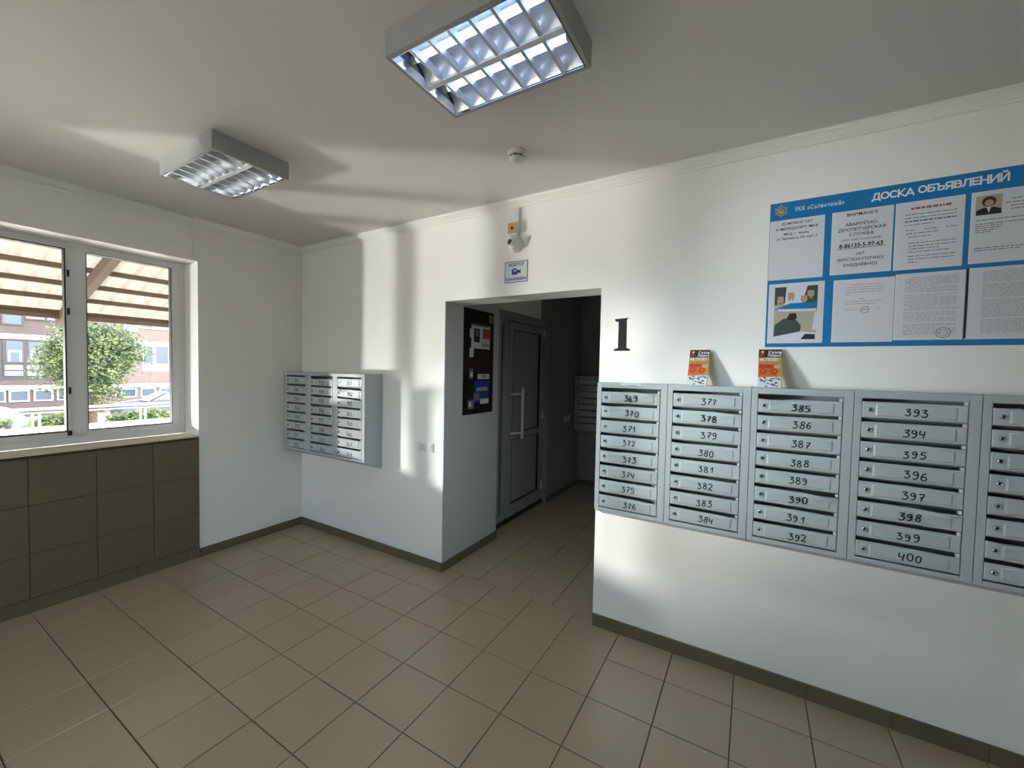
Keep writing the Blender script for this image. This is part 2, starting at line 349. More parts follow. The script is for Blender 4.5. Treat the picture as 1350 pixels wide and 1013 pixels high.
# tiled dado under the window
dado = struct(MB().box(0, .004, RY0, -.948, .095, 1.05).build('trim_1', 'grout'), 'dark brown tiled panel under the window', 'tiles')
for zi, (z0, z1) in enumerate(((.10, .398), (.402, .728), (.732, 1.045))):
    y = -.95; first = True
    while y > -3.4:
        w_ = .318 if first else TS
        y0 = y-w_
        MB().add([(.002, y0+.002, z0), (.002, y-.002, z0), (.002, y-.002, z1), (.002, y0+.002, z1), (.011, y0+.002, z0), (.011, y-.002, z0), (.011, y-.002, z1), (.011, y0+.002, z1)],
            [(0,1,2,3),(7,6,5,4),(0,4,5,1),(1,5,6,2),(2,6,7,3),(3,7,4,0)]).build('tile', 'wtile', parent=dado)
        y = y0; first = False
# cornice
prof = [(0, 0), (.012, 0), (.012, -.0), (.014, .008), (.02, .012), (.02, .02), (.034, .034), (.045, .042), (.045, .05), (.052, .055), (0, .055)]
def cornice(name, p0, p1, nrm, label):
    p0, p1, nrm = Vector(p0), Vector(p1), Vector(nrm)
    struct(MB().poly([p0+nrm*a+Vector((0, 0, b-.055)) for a, b in prof], p1-p0).build(name, 'paint'), label, 'cornice')
cornice('trim_2', (0, 0, H), (RX1, 0, H), (0, -1, 0), 'thin white moulded cornice over the mailbox wall')
cornice('trim_3', (0, -.99, H), (0, 0, H), (1, 0, 0), 'thin white cornice on the left wall corner')
t = MB().box(0, .018, -3.7, -.99, H-.075, H-.055).box(0, .012, -.999, -.985, 2.60, H-.056)
struct(t.build('trim_4', 'paint', bevel=.003), 'slim white cable duct above the window', 'duct')
# ---------------------------------------------------------------- window
win = struct(MB().box(-.32, -.25, WY1, -.948, 1.078, 1.135).box(-.32, -.25, WY1, -.948, 2.545, 2.586).box(-.32, -.25, -.99, -.948, 1.135, 2.545).box(-.32, -.25, WY1, WY1+.042, 1.135, 2.545)
    .build('window_1', 'upvc', bevel=.003), 'white plastic window with several tall panes', 'window')
panes = [(-1.588, -1.033), (-2.229, -1.674), (-2.870, -2.315)]
mb = MB()
for a in (-1.674, -2.315): MB().box(-.325, -.247, a, a+.086, 1.135, 2.545).build('mullion', 'upvc', parent=win, bevel=.003)
for k, (a, b) in enumerate(panes):
    s = MB(); d = -.247 if k % 2 == 0 else -.238
    lo = a if k else a; oa, ob = a-.0, b+.0
    x0 = -.305
    # sash border
    ex = .0 if k else .0
    s.box(x0, d, a-.0, a+.012, 1.175-.04, 2.545).box(x0, d, b-.012, b, 1.175-.04, 2.545).box(x0, d, a+.012, b-.012, 1.135, 1.175).box(x0, d, a+.012, b-.012, 2.535, 2.545)
    if k == 0: s.box(-.30, -.25, b, -.99, 1.135, 2.545)
    if k == 2: s.box(-.30, -.25, WY1+.042, a, 1.135, 2.545)
    sh = s.build('sash', 'upvc', parent=win, bevel=.002)
    gk = MB(); gx0, gx1 = -.2475 if k % 2 == 0 else -.239, -.2455 if k % 2 == 0 else -.2365
    e = .004 if k % 2 == 0 else .008
    for (ya, yb, za, zb) in ((a+.012, b-.012, 2.535-e, 2.535), (a+.012, b-.012, 1.175, 1.175+e), (b-.012-e, b-.012, 1.175, 2.535), (a+.012, a+.012+e, 1.175, 2.535)):
        gk.box(gx0-.05, gx1, ya, yb, za, zb)
    gk.build('gasket', 'black', parent=sh)
    MB().box(-.292, -.286, a+.01, b-.01, 1.17, 2.54).build('pane', 'glass', parent=win)
for z in (2.33, 2.05, 1.46): MB().box(-.24, -.228, -1.680, -1.668, z, z+.05).build('hinge', 'black', parent=win)
MB().box(-.238, -.222, -1.690, -1.668, 1.150, 1.185).build('hinge', 'black', parent=win)
sl = struct(MB().box(-.25, 0, WY1, -.948, 1.05, 1.066).build('windowsill', 'grout'), 'beige tiled window sill', 'sill')
y = -.95
while y > WY1+.02:
    y0 = max(y-TS, WY1)
    MB().ctile(-.25, .016, y0+.001, y-.001, 1.066, 1.078).build('tile', 'sill', parent=sl); y = y0
plain_window('window_2', 'added white plastic window letting light in at the right end of the hall', False, -4.7, -3.8, RX1+.08)  # unseen window, added to light the left wall from the right
plain_window('window_3', 'added white plastic window letting light in behind the viewer', True, .3, 2.0, RY0-.15)  # unseen window, added to brighten the left part of the mailbox wall
# unseen entrance glazing, added to let daylight onto the right of the hall
ent = MB()
for y in (-4.85, -3.88): ent.box(-.25, -.18, y, y+.08, 0, 2.5)
for z in (0, 2.42): ent.box(-.25, -.18, -4.77, -3.88, z, z+.08)
d1 = struct(ent.build('door_1', 'upvc'), 'added glazed entrance door beyond the window, lets daylight in', 'door')
MB().box(-.22, -.215, -4.77, -3.88, .08, 2.42).build('pane', 'glass', parent=d1)
# ---------------------------------------------------------------- passage door, greyed to carry the shade
DX = 1.85
dr = MB()
dr.box(DX-.07, DX, .83, .90, .05, H).box(DX-.07, DX, 1.13, 1.19, .05, 2.31).box(DX-.07, DX, 2.04, 2.10, .05, H).box(DX-.07, DX, .90, 2.04, 2.245, 2.345).box(DX-.07, DX, .90, 1.13, .05, .12).box(DX-.07, DX, .83, 2.10, H-.05, H)
door2 = struct(dr.build('door_2', 'doorpvc', bevel=.003), 'white plastic door, coloured dark for shade, with panels and long pull handle in the passage', 'door')
MB().box(DX-.07, DX+.006, .83, 2.10, -.005, .045).build('threshold', 'black', parent=door2)
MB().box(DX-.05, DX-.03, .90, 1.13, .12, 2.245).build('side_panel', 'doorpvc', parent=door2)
MB().box(DX-.05, DX-.022, .915, .92, .14, 2.2).box(DX-.05, DX-.022, 1.11, 1.115, .14, 2.2).build('gasket', 'black', parent=door2)
MB().box(DX-.04, DX-.035, .90, 2.04, 2.345, H-.05).build('transom_pane', 'foil', parent=door2)
lf = MB().box(DX-.06, DX+.012, 1.205, 1.285, .06, 2.235).box(DX-.06, DX+.012, 1.945, 2.028, .06, 2.235).box(DX-.06, DX+.012, 1.285, 1.945, .06, .20).box(DX-.06, DX+.012, 1.285, 1.945, 2.15, 2.235).box(DX-.06, DX+.012, 1.285, 1.945, .925, .995)
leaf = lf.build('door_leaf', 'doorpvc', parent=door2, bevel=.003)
for z0, z1 in ((.20, .925), (.995, 2.15)):
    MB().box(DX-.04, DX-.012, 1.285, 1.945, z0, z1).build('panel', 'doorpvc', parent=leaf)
    q = MB(); q.box(DX-.012, DX+.0135, 1.283, 1.289, z0, z1).box(DX-.012, DX+.0135, 1.941, 1.947, z0, z1).box(DX-.012, DX+.0135, 1.289, 1.941, z0, z0+.006).box(DX-.012, DX+.0135, 1.289, 1.941, z1-.006, z1)
    q.build('gasket', 'black', parent=leaf)
hd = MB().cyl((DX+.075, 1.405, .93), (DX+.075, 1.405, 1.51), .0155, 14)
for z in (1.0, 1.435): hd.cyl((DX+.075, 1.405, z), (DX+.012, 1.245, z), .013, 10)
hd.build('pull_handle', 'whiteplast', parent=leaf, smooth=False)
for z in (2.12, 1.1, .2): MB().cyl((DX+.02, 2.035, z), (DX+.02, 2.035, z+.09), .010, 10).build('hinge', 'whiteplast', parent=leaf)
MB().box(DX+.012, DX+.02, 1.75, 1.78, 2.185, 2.20).build('stop', 'black', parent=leaf)
# lamp glowing in the room behind the door (seen through the frosted transom)
vl = thing('ceiling_lamp', 'round lamp in the room behind the grey door', 'lamp', (1.0, 1.5, H-.06))
MB().lathe((0, 0, 0), (0, 0, -1), [(.0, -.055), (.12, -.055), (.13, -.01), (.12, .03), (.06, .05), (0, .055)], 24).build('globe', mat('lamp_globe', (.8, .8, .75, 1), .4, emit=(1, .97, .88, 1), estr=1), parent=vl, smooth=True)
# ---------------------------------------------------------------- mailboxes
DIG = {
 '0': [[(.3,1),(.1,.85),(.02,.5),(.1,.15),(.3,0),(.5,.12),(.58,.5),(.5,.85),(.3,1)]],
 '1': [[(.08,.62),(.25,.8),(.42,1),(.42,.5),(.4,0)]],
 '2': [[(.05,.78),(.15,.95),(.35,1),(.52,.88),(.52,.68),(.35,.4),(.1,.12),(.0,.02),(.25,.06),(.6,0)]],
 '3': [[(.02,.9),(.2,.97),(.5,1),(.42,.82),(.22,.58),(.45,.56),(.58,.38),(.52,.14),(.32,.0),(.08,.03),(.0,.12)]],
 '4': [[(.1,1),(.04,.75),(.02,.48),(.2,.44),(.48,.5)],[(.55,.92),(.5,.55),(.42,.2),(.38,-.08)]],
 '5': [[(.58,.98),(.12,.95),(.1,.75),(.08,.58),(.3,.6),(.52,.48),(.55,.25),(.4,.05),(.18,0),(.02,.08)]],
 '6': [[(.5,.98),(.28,.88),(.1,.6),(.04,.3),(.14,.06),(.34,0),(.54,.12),(.54,.34),(.38,.5),(.18,.46),(.06,.3)]],
 '7': [[(.05,.93),(.3,.96),(.58,.98),(.45,.6),(.3,.3),(.26,0)],[(.14,.48),(.5,.52)]],
 '8': [[(.3,.54),(.12,.7),(.14,.9),(.32,1),(.5,.9),(.5,.7),(.3,.54),(.08,.36),(.06,.14),(.28,0),(.5,.1),(.54,.34),(.3,.54)]],
 '9': [[(.52,.8),(.38,1),(.16,.95),(.06,.74),(.16,.56),(.36,.56),(.52,.78),(.54,.5),(.46,.18),(.26,.0),(.06,.06)]]}
def smooth_path(p):
    out = []; n = len(p)
    for i in range(n-1):
        a = p[max(i-1, 0)]; b = p[i]; c = p[i+1]; d = p[min(i+2, n-1)]
        for t in (0, .33, .66):
            f = lambda k: .5*(2*b[k]+(c[k]-a[k])*t+(2*a[k]-5*b[k]+4*c[k]-d[k])*t*t+(3*b[k]-a[k]-3*c[k]+d[k])*t**3)
            out.append((f(0), f(1)))
    return out+[p[-1]]
def number_mesh(num, h):
    m = MB(); x = 0; rnd = random.Random(int(num)); pos = []
    for ch in num:
        sh = rnd.uniform(-.06, .14); dz = rnd.uniform(-.06, .06)*h; sc = rnd.uniform(.9, 1.08)
        for st in DIG[ch]:
            m.ribbon([((u+sh*v)*h*sc+x, v*h*sc+dz) for u, v in smooth_path(st)], h*.165, lambda a, b, t: (a, -t, b), rnd.uniform(0, .0001))
        x += h*.86
    return m, x-h*.2
UW, UH, UD = .41, .785, .20
def door_mb(w_, h_, dent, rnd):
    # pressed plate: rounded rim, raised label field, optional bent upper edge
    xs = [0, .004, .046, .052, w_*.3, w_*.45, w_*.6, w_*.8, w_-.038, w_-.032, w_-.004, w_]
    zs = [0, .003, .010, .014, h_*.5, h_-.014, h_-.010, h_-.003, h_]
    v = []
    dx = w_*rnd.choice((.17, .2, .86, .9))
    for z in zs:
        for x in xs:
            y = -.004
            if x in (0, w_) or z in (0, h_): y = 0
            if .05 < x < w_-.035 and .013 < z < h_-.013: y = -.0072
            tz = z
            if dent:
                e = math.exp(-((x-dx)/.05)**2)*dent*(z/h_)**2; tz = z-e*.5 if z > h_*.6 else z; y -= e*.9*(1 if rnd.random() < .9 else .3)
            v.append((x, y, tz))
    nx = len(xs); f = []
    for j in range(len(zs)-1):
        for i in range(nx-1): f.append((j*nx+i, j*nx+i+1, (j+1)*nx+i+1, (j+1)*nx+i))
    m = MB(); m.add(v, f); m.box(0, w_, -.0002, .006, 0, h_*.93)
    return m
LOCK = MB().lathe((0, 0, 0), (0, -1, 0), [(.0105, 0), (.0105, .006), (.008, .009), (.0055, .009), (.0055, .005), (0, .005)], 14).mesh('lock', 'chrome', smooth=True)
KEYW = MB().box(-.0012, .0012, -.0055, -.0045, -.004, .004).box(-.005, .005, -.0053, -.0047, -.005, .005).mesh('keyhole', 'black')
TAB = MB().box(0, .010, -.004, .01, 0, .0135).mesh('tab', 'whiteplast')
def mailbox(x, y, z, first, label, group, uw=UW, numbers=True, dents=(), bigslot=0, tilt=None, seed=1, rz=0):
    rnd = random.Random(seed)
    t = thing('mailbox_unit', label, 'mailbox', (x, y, z), group, rz)          # origin: front lower left corner; back at +UD
    uh, ud, s = UH, UD, .0015
    bl, br, bt, bb = .027, .037, .030, .020
    c = MB()
    c.box(0, bl, 0, .012, 0, uh).box(uw-br, uw-s, 0, .012, 0, uh).box(bl, uw-br, 0, .012, uh-bt, uh).box(bl, uw-br, 0, .012, 0, bb)
    # sheet sides, back, top and a bottom that slopes down to the wall
    for a, b in ((0, .003), (uw-s-.003, uw-s)):
        c.poly([(a, .012, 0), (a, .012, uh), (a, ud, uh), (a, ud, -.085)], (b-a, 0, 0))
    c.box(.003, uw-.0045, .012, ud, uh-.003, uh)
    c.add([(.003, .004, -.0005), (uw-.0045, .004, -.0005), (uw-.0045, ud, -.085), (.003, ud, -.085), (.003, .004, .003), (uw-.0045, .004, .003), (uw-.0045, ud, -.081), (.003, ud, -.081)],
        [(0,3,2,1),(4,5,6,7),(0,1,5,4),(1,2,6,5),(2,3,7,6),(3,0,4,7)])
    c.box(.003, uw-.0045, ud-.004, ud-.001, -.08, uh-.003)
    c.build('cabinet_body', 'cab', parent=t, bevel=.0018)
    pitch = .0915; w_ = uw-bl-br-.004
    sv = MB()
    for k in range(1, 8):
        zt = uh-bt-.015-(k-1)*pitch-.075
        sv.add([(.003, .010, zt), (uw-.005, .010, zt), (uw-.005, ud-.005, zt-.05), (.003, ud-.005, zt-.05), (.003, .010, zt-.0015), (uw-.005, .010, zt-.0015), (uw-.005, ud-.005, zt-.0515), (.003, ud-.005, zt-.0515)],
            [(0,1,2,3),(7,6,5,4),(0,4,5,1),(1,5,6,2),(2,6,7,3),(3,7,4,0)])
    sv.build('shelves', 'cab', parent=t)
    for k in range(8):
        top = uh-bt-.015-k*pitch
        if k == 0: top -= bigslot
        h_ = .0730 if k else .0730-bigslot*.4
        dn = .012 if k in dents else (.004 if rnd.random() < .35 else 0)
        tl = rnd.uniform(-.004, .004) if tilt is None else tilt.get(k, rnd.uniform(-.003, .003))
        d = door_mb(w_, h_, dn, rnd).build('door', 'door', parent=t, loc=(bl+.002, .004+rnd.uniform(-.0015, .001), top-h_))
        d.rotation_euler = (rnd.uniform(-.0, .05) if k in dents else rnd.uniform(0, .02), tl, 0)
        lk = obj('lock', LOCK, d, (.027, -.003, h_*.52))
        lk.rotation_euler = (0, rnd.uniform(-1, 1), 0)
        # third level only: keyhole merged beside the lock as its own sub-part
        obj('keyhole', KEYW, d, (.027, -.004, h_*.52))
        obj('tab', TAB, t, (bl+w_-.012, .002, top+.0005))
        if numbers:
            m, wd = number_mesh(str(first+k), .031)
            n = m.build('number', 'ink', parent=d, loc=(w_*.53-wd/2+rnd.uniform(-.008, .008), -.0078-(.004 if dn > .01 else 0), h_*.24+rnd.uniform(-.003, .003)))
            n.rotation_euler = (0, rnd.uniform(-.05, .06), 0)
    return t
Z0 = 1.640-UH
right = [(3.335, 369, (0, 1, 4), .009), (3.745, 377, (1,), .0), (4.152, 385, (0, 5), .008), (4.560, 393, (5,), .0), (4.970, 401, (6,), .004)]
posr = ['leftmost of the long row, beside the doorway', 'second from the doorway, a flyer on top', 'middle of the long row, under the board corner', 'fourth from the doorway, under the blue board', 'cut off by the right edge']
for k, (x, n0, dn, bs) in enumerate(right):
    lb = 'grey mailbox unit numbered %d to %d, %s' % (n0, n0+7, posr[k]) if n0 < 401 else 'grey mailbox unit at the far right of the long row, cut off by the frame'
    mailbox(x, -UD, Z0, n0, lb, 'grey mailbox units in the long row', dents=dn, bigslot=bs, seed=30+k, uw=(.409, .406, .407, .409, .41)[k],
        tilt={0: -.012} if k == 0 else ({7: .0} if k else None), numbers=n0 < 401)
lpos = ['leftmost in the window corner', 'middle of the small bank', 'right end with bent doors']
for k, n0 in enumerate((345, 353, 361)):
    mailbox(.030+.401*k, -UD, Z0, n0, 'pale grey mailbox unit %d to %d, %s' % (n0, n0+7, lpos[k]), 'grey mailbox units in the corner bank',
        uw=.401, dents=((), (0, 3), (1, 2))[k], bigslot=(0, .010, 0)[k], seed=60+k, tilt={1: .03} if k == 2 else None)
for k in range(2):
    mailbox(1.925+.41*k, 3.18-UD-.002, Z0-.005, 300, ('dim mailbox unit on the passage end wall, beside the corner', 'dim mailbox unit on the passage end wall, half hidden by the doorway edge')[k],
        'mailbox units in the dark passage', seed=80+k, numbers=False)
# ---------------------------------------------------------------- ceiling luminaires
def luminaire(x0, y0, lit, label):
    Lx, Ly, hh, e = .645, .415, .10, .016
    t = thing('ceiling_light', label, 'lamp', (x0, y0, H))
    b = MB().box(0, Lx, 0, .004, -hh, 0).box(0, Lx, Ly-.004, Ly, -hh, 0).box(0, .004, .004, Ly-.004, -hh, 0).box(Lx-.004, Lx, .004, Ly-.004, -hh, 0).box(.004, Lx-.004, .004, Ly-.004, -.004, 0)
    b.box(.004, Lx-.004, .004, e, -hh, -hh+.003).box(.004, Lx-.004, Ly-e, Ly-.004, -hh, -hh+.003).box(.004, e, e, Ly-e, -hh, -hh+.003).box(Lx-e, Lx-.004, e, Ly-e, -hh, -hh+.003)
    b.build('housing', 'lampbox', parent=t, bevel=.0012)
    rim = MB().box(e, Lx-e, e, e+.004, -hh-.001, -hh+.035).box(e, Lx-e, Ly-e-.004, Ly-e, -hh-.001, -hh+.035).box(e, e+.004, e+.004, Ly-e-.004, -hh-.001, -hh+.035).box(Lx-e-.004, Lx-e, e+.004, Ly-e-.004, -hh-.001, -hh+.035)
    rim.build('louvre_rim', 'alu', parent=t)
    mid = Ly/2
    for c in (e+.004+(mid-e-.004)/2, mid+(mid-e-.004)/2):       # parabolic trough over each tube
        hw = (mid-e-.004)/2-.003; v = []; N = 10
        for i in range(N+1):
            a = -1+2*i/N; v += [(e+.005, c+a*hw, -hh+.005+.075*(1-a*a)**.7), (Lx-e-.005, c+a*hw, -hh+.005+.075*(1-a*a)**.7)]
        rf = MB().add(v, [(2*i, 2*i+1, 2*i+3, 2*i+2) for i in range(N)]).build('reflector', 'satin', parent=t, smooth=True)
        tb = MB().cyl((e+.035, c, -hh+.052), (Lx-e-.035, c, -hh+.052), .013, 16).build('tube', 'tube_on' if lit else 'tube_off', parent=t, smooth=True)
        for xa in (e+.012, Lx-e-.036): MB().cyl((xa, c, -hh+.052), (xa+.024, c, -hh+.052), .0135, 12).build('tube_cap', 'whiteplast', parent=tb)
    MB().poly([(e+.004, mid-.011, -hh), (e+.004, mid+.011, -hh), (e+.004, mid+.002, -hh+.035), (e+.004, mid-.002, -hh+.035)], (Lx-2*e-.008, 0, 0)).build('louvre_spine', 'whiteplast', parent=t)
    if lit:                                       # the light the two tubes throw down through the louvre
        for fx, fy in ((.2, -.09), (.5, -.09), (.8, -.09), (.2, .09), (.5, .09), (.8, .09)):
            l = light('tube_light', 'SPOT', (x0+Lx*fx, y0+mid+fy, H-hh-.006), (0, 0, -1), 1.3, (.6, .8, 1), shadow_soft_size=.009, spot_size=math.radians(150), spot_blend=.8)
    for k in range(1, 7):
        x = e+(Lx-2*e)*k/7
        for a, bq in ((e+.004, mid-.010), (mid+.010, Ly-e-.004)):
            m_ = (a+bq)/2
            MB().poly([(x-.006, a, -hh+.002), (x+.006, a, -hh+.002), (x+.0012, a, -hh+.034), (x-.0012, a, -hh+.034)], (0, bq-a, 0)).build('louvre_blade', 'satin', parent=t)
    return t
luminaire(2.945, -1.540, True, 'lit square fluorescent ceiling light with bright mirror louvre')
luminaire(1.012, -1.548, False, 'unlit square fluorescent ceiling light with dark louvre near the window')
# smoke detector
t = thing('smoke_detector', 'small round white smoke detector on the ceiling', 'smoke detector', (2.953, -.585, H))
MB().lathe((0, 0, 0), (0, 0, -1), [(0, 0), (.052, 0), (.052, .010), (.044, .018), (.044, .028)], 28).build('base', 'whiteplast', parent=t, smooth=True)
MB().lathe((0, 0, 0), (0, 0, -1), [(.036, .027), (.034, .036)], 28).build('vent_ring', 'black', parent=t)
MB().lathe((0, 0, 0), (0, 0, -1), [(.041, .036), (.041, .044), (.030, .056), (.012, .060), (0, .060)], 28).build('cap', 'whiteplast', parent=t, smooth=True)
for k in range(8):
    a = k*math.pi/4; MB().cyl((.040*math.cos(a), .040*math.sin(a), -.027), (.040*math.cos(a), .040*math.sin(a), -.037), .004, 6).build('rib', 'whiteplast', parent=t)
# conduit + junction box + camera
tag(MB().box(2.612, 2.648, -.018, 0, 2.775, H-.055).build('cable_duct', 'whiteplast', bevel=.002), 'short vertical white cable duct above the camera', 'duct')
t = thing('junction_box', 'yellowed square junction box below the cable duct', 'junction box', (2.612, 0, 2.735))
MB().box(-.042, .042, -.045, 0, -.045, .045).build('box', 'whiteplast', parent=t, bevel=.008)
MB().box(-.036, .036, -.049, -.045, -.039, .039).build('lid', 'ambered', parent=t, bevel=.003)
MB().lathe((0, -.049, 0), (0, -1, 0), [(.012, 0), (.012, .003), (0, .003)], 12).build('screw', 'black', parent=t)
t = thing('security_camera', 'white dome security camera above the blue sign', 'security camera', (2.625, 0, 2.625))
MB().lathe((0, 0, 0), (0, -1, 0), [(0, 0), (.058, 0), (.060, .006), (.054, .016), (.046, .022)], 28).build('mount_ring', 'whiteplast', parent=t, smooth=True)
MB().lathe((0, -.018, 0), (0, -1, 0), [(.046, 0), (.048, .018), (.043, .038), (.028, .054), (.0, .060)], 28).build('eyeball', 'whiteplast', parent=t, smooth=True)
ax = Vector((-.22, -1, .03)).normalized(); cpos = Vector((-.010, -.058, .002))
MB().lathe(cpos, ax, [(.030, 0), (.030, .020), (.024, .022), (.022, .018)], 24).build('lens_hood', 'whiteplast', parent=t, smooth=True)
MB().lathe(cpos, ax, [(.024, .016), (.019, .019), (0, .020)], 24).build('lens', 'black', parent=t, smooth=True)
MB().cyl((.015, -.01, .055), (.0, -.012, .075), .005, 8).build('cable', 'whiteplast', parent=t)
# video surveillance sign
t = thing('wall_sign', 'white surveillance sign with navy border and camera symbol', 'sign', (2.528, 0, 2.350))
MB().box(0, .196, -.002, 0, 0, .157).build('panel', 'paper', parent=t)
MB().box(.002, .194, -.003, -.002, .002, .006).box(.002, .194, -.003, -.002, .151, .155).box(.002, .006, -.003, -.002, .006, .151).box(.190, .194, -.003, -.002, .006, .151).build('border', 'navy', parent=t)
text('lettering', 'ВЕДЕТСЯ', .029, 'navy', t, (.098, -.003, .122), HX, 1.0, 'CENTER', .0006, fit=.125)
text('lettering', 'ВИДЕОНАБЛЮДЕНИЕ', .025, 'navy', t, (.098, -.003, .018), HX, .82, 'CENTER', .0004, fit=.168)
MB().box(.062, .112, -.0035, -.002, .058, .096).box(.070, .095, -.0035, -.002, .096, .104).box(.112, .132, -.0035, -.002, .069, .087).box(.130, .136, -.0035, -.002, .064, .092).build('symbol', 'navy', parent=t)
MB().box(.078, .102, -.0042, -.0035, .082, .090).build('symbol_detail', 'paper', parent=t)
# painted 1
t = MB().poly([(x, 0, z) for x, z in ((3.372, 2.047), (3.378, 2.031), (3.397, 2.028), (3.397, 1.861), (3.371, 1.853), (3.370, 1.842), (3.474, 1.842), (3.474, 1.853), (3.452, 1.861), (3.450, 2.04), (3.462, 2.052))], (0, -.0008, 0)).build('wall_numeral', 'ink')
tag(t, 'black stencilled numeral 1 painted on the white wall', 'numeral')
# light switches
for k, (x, lb) in enumerate(((1.690, 'left white light switch of the pair beside the doorway'), (1.776, 'right white light switch of the pair beside the doorway'))):
    t = thing('light_switch', lb, 'switch', (x, 0, .995), 'pair of light switches')
    MB().box(0, .080, -.010, 0, 0, .080).build('frame', 'whiteplast', parent=t, bevel=.003)
    MB().add([(.014, -.010, .012), (.066, -.010, .012), (.066, -.010, .068), (.014, -.010, .068), (.014, -.013, .012), (.066, -.013, .012), (.066, -.018, .068), (.014, -.018, .068)],
        [(0,3,2,1),(4,5,6,7),(0,1,5,4),(1,2,6,5),(2,3,7,6),(3,0,4,7)]).build('rocker', 'whiteplast', parent=t)
for k, (y, lb) in enumerate(((2.62, 'nearer dim switch on the passage wall beyond the grey door'), (2.74, 'farther dim switch on the passage wall beyond the grey door'))):
    t = thing('light_switch', lb, 'switch', (1.91, y, 1.0))
    MB().box(0, .01, 0, .08, 0, .08).build('frame', 'whiteplast', parent=t, bevel=.003)
    MB().box(.01, .014, .014, .066, .014, .066).build('rocker', 'whiteplast', parent=t)
# ---------------------------------------------------------------- notice board
NB = thing('notice_board', 'large blue notice board with white lettering above the mailboxes', 'notice board', (4.203, -.001, 1.857))
MB().box(0, 1.285, -.004, 0, 0, .765).build('panel', 'board', parent=NB)
bx = lambda x: x-4.203
bz = lambda z: z-1.857
def arc(cx, cy, rx, ry, a0, a1, n=14): return [(cx+rx*math.cos(math.radians(a0+(a1-a0)*k/n)), cy+ry*math.sin(math.radians(a0+(a1-a0)*k/n))) for k in range(n+1)]
# block capitals drawn as thick strokes in a 1-high box: (advance, strokes)
CAP = {
 'Д': (1.0, [[(.02, -.12), (.02, .09), (.92, .09), (.92, -.12)], [(.18, .09), (.30, .91), (.76, .91), (.76, .09)]]),
 'О': (1.02, [arc(.48, .5, .41, .41, 0, 360, 22)]), 'С': (.93, [arc(.48, .5, .41, .41, 48, 312, 18)]),
 'К': (.90, [[(.09, 0), (.09, 1)], [(.76, .98), (.16, .48), (.80, .02)]]),
 'А': (.98, [[(.04, .02), (.46, .93), (.88, .02)], [(.22, .26), (.70, .26)]]),
 'Б': (.86, [[(.72, .91), (.09, .91), (.09, .09), (.5, .09)]+arc(.5, .32, .23, .23, -90, 90, 8)+[(.09, .55)]]),
 'Ъ': (1.02, [[(.0, .91), (.30, .91), (.30, .09), (.66, .09)]+arc(.66, .32, .23, .23, -90, 90, 8)+[(.30, .55)]]),
 'Я': (.90, [[(.72, 0), (.72, .91), (.32, .91)]+arc(.32, .65, .24, .26, 90, 270, 8)+[(.72, .39)], [(.36, .36), (.08, .02)]]),
 'В': (.90, [[(.09, .09), (.09, .91), (.48, .91)]+arc(.48, .72, .19, .19, 90, -90, 8)+[(.12, .53), (.52, .53)]+arc(.52, .31, .22, .22, 90, -90, 8)+[(.09, .09)]]),
 'Л': (.94, [[(.0, .09), (.12, .12), (.22, .35), (.26, .91), (.78, .91), (.78, 0)]]),
 'Е': (.80, [[(.70, .91), (.09, .91), (.09, .09), (.72, .09)], [(.09, .50), (.64, .50)]]),
 'Н': (.96, [[(.09, 0), (.09, 1)], [(.79, 0), (.79, 1)], [(.09, .5), (.79, .5)]]),
 'И': (.98, [[(.09, 1), (.09, 0)], [(.11, .06), (.80, .94)], [(.82, 1), (.82, 0)]]),
 'Й': (.98, [[(.09, 1), (.09, 0)], [(.11, .06), (.80, .94)], [(.82, 1), (.82, 0)], [(.28, 1.24), (.38, 1.14), (.54, 1.14), (.64, 1.24)]]), ' ': (.5, [])}
def block(body, x0, x1, z, hgt, wt, parent, mt):
    adv = sum(CAP[c][0] for c in body)-.1; kx = (x1-x0)/adv; x = x0
    for c in body:
        m = MB()
        for st in CAP[c][1]:
            P_ = [(x+a*kx, z+b*hgt) for a, b in st]
            for (ax_, az_), (bx_, bz_) in zip(P_, P_[1:]):
                d = Vector((bx_-ax_, bz_-az_)); L_ = d.length
                if L_ < 1e-6: continue
                e_ = d/L_*wt*.35; n_ = Vector((-d.y, d.x))/L_*wt/2
                A = Vector((ax_, az_))-e_; Bv = Vector((bx_, bz_))+e_
                m.add([(p.x, -.0046-.00004*(len(m.f) % 40), p.y) for p in (A-n_, Bv-n_, Bv+n_, A+n_)], [(0, 1, 2, 3)])
        if m.v: m.build('heading_letter', mt, parent=parent)
        x += CAP[c][0]*kx
block('ДОСКА', bx(4.622), bx(4.770), bz(2.562), .0345, .0064, NB, 'ltext')
block('ОБЪЯВЛЕНИЙ', bx(4.785), bx(5.072), bz(2.564), .0345, .0064, NB, 'ltext')
text('company_line', 'УКК «Солнечный»', .031, 'ltext', NB, (bx(4.312), -.0046, bz(2.567)), HX, 1, 'LEFT', .0002, fit=.204, gap=1.1)
sun = MB(); sx, sz = bx(4.252), bz(2.578)
sun.lathe((sx, -.0045, sz), (0, -1, 0), [(0, .0006), (.013, .0006)], 18)
for k in range(12):
    a = k*math.pi/6; c_, s_ = math.cos(a), math.sin(a); r_0, r_1 = .018, .031 if k % 2 else .027
    sun.ribbon([(sx+c_*r_0, sz+s_*r_0), (sx+c_*r_1, sz+s_*r_1)], .004, lambda u, v, t: (u, -.005, v))
sun.build('sun_emblem', 'yellow', parent=NB)
def spiral(n, r): return [(sx+math.cos(.6*i)*r*(1-i/n), sz+math.sin(.6*i)*r*(1-i/n)) for i in range(n)]
MB().ribbon(spiral(14, .010), .0028, lambda u, v, t: (u, -.0056, v)).build('emblem_swirl', 'dark_print', parent=NB)
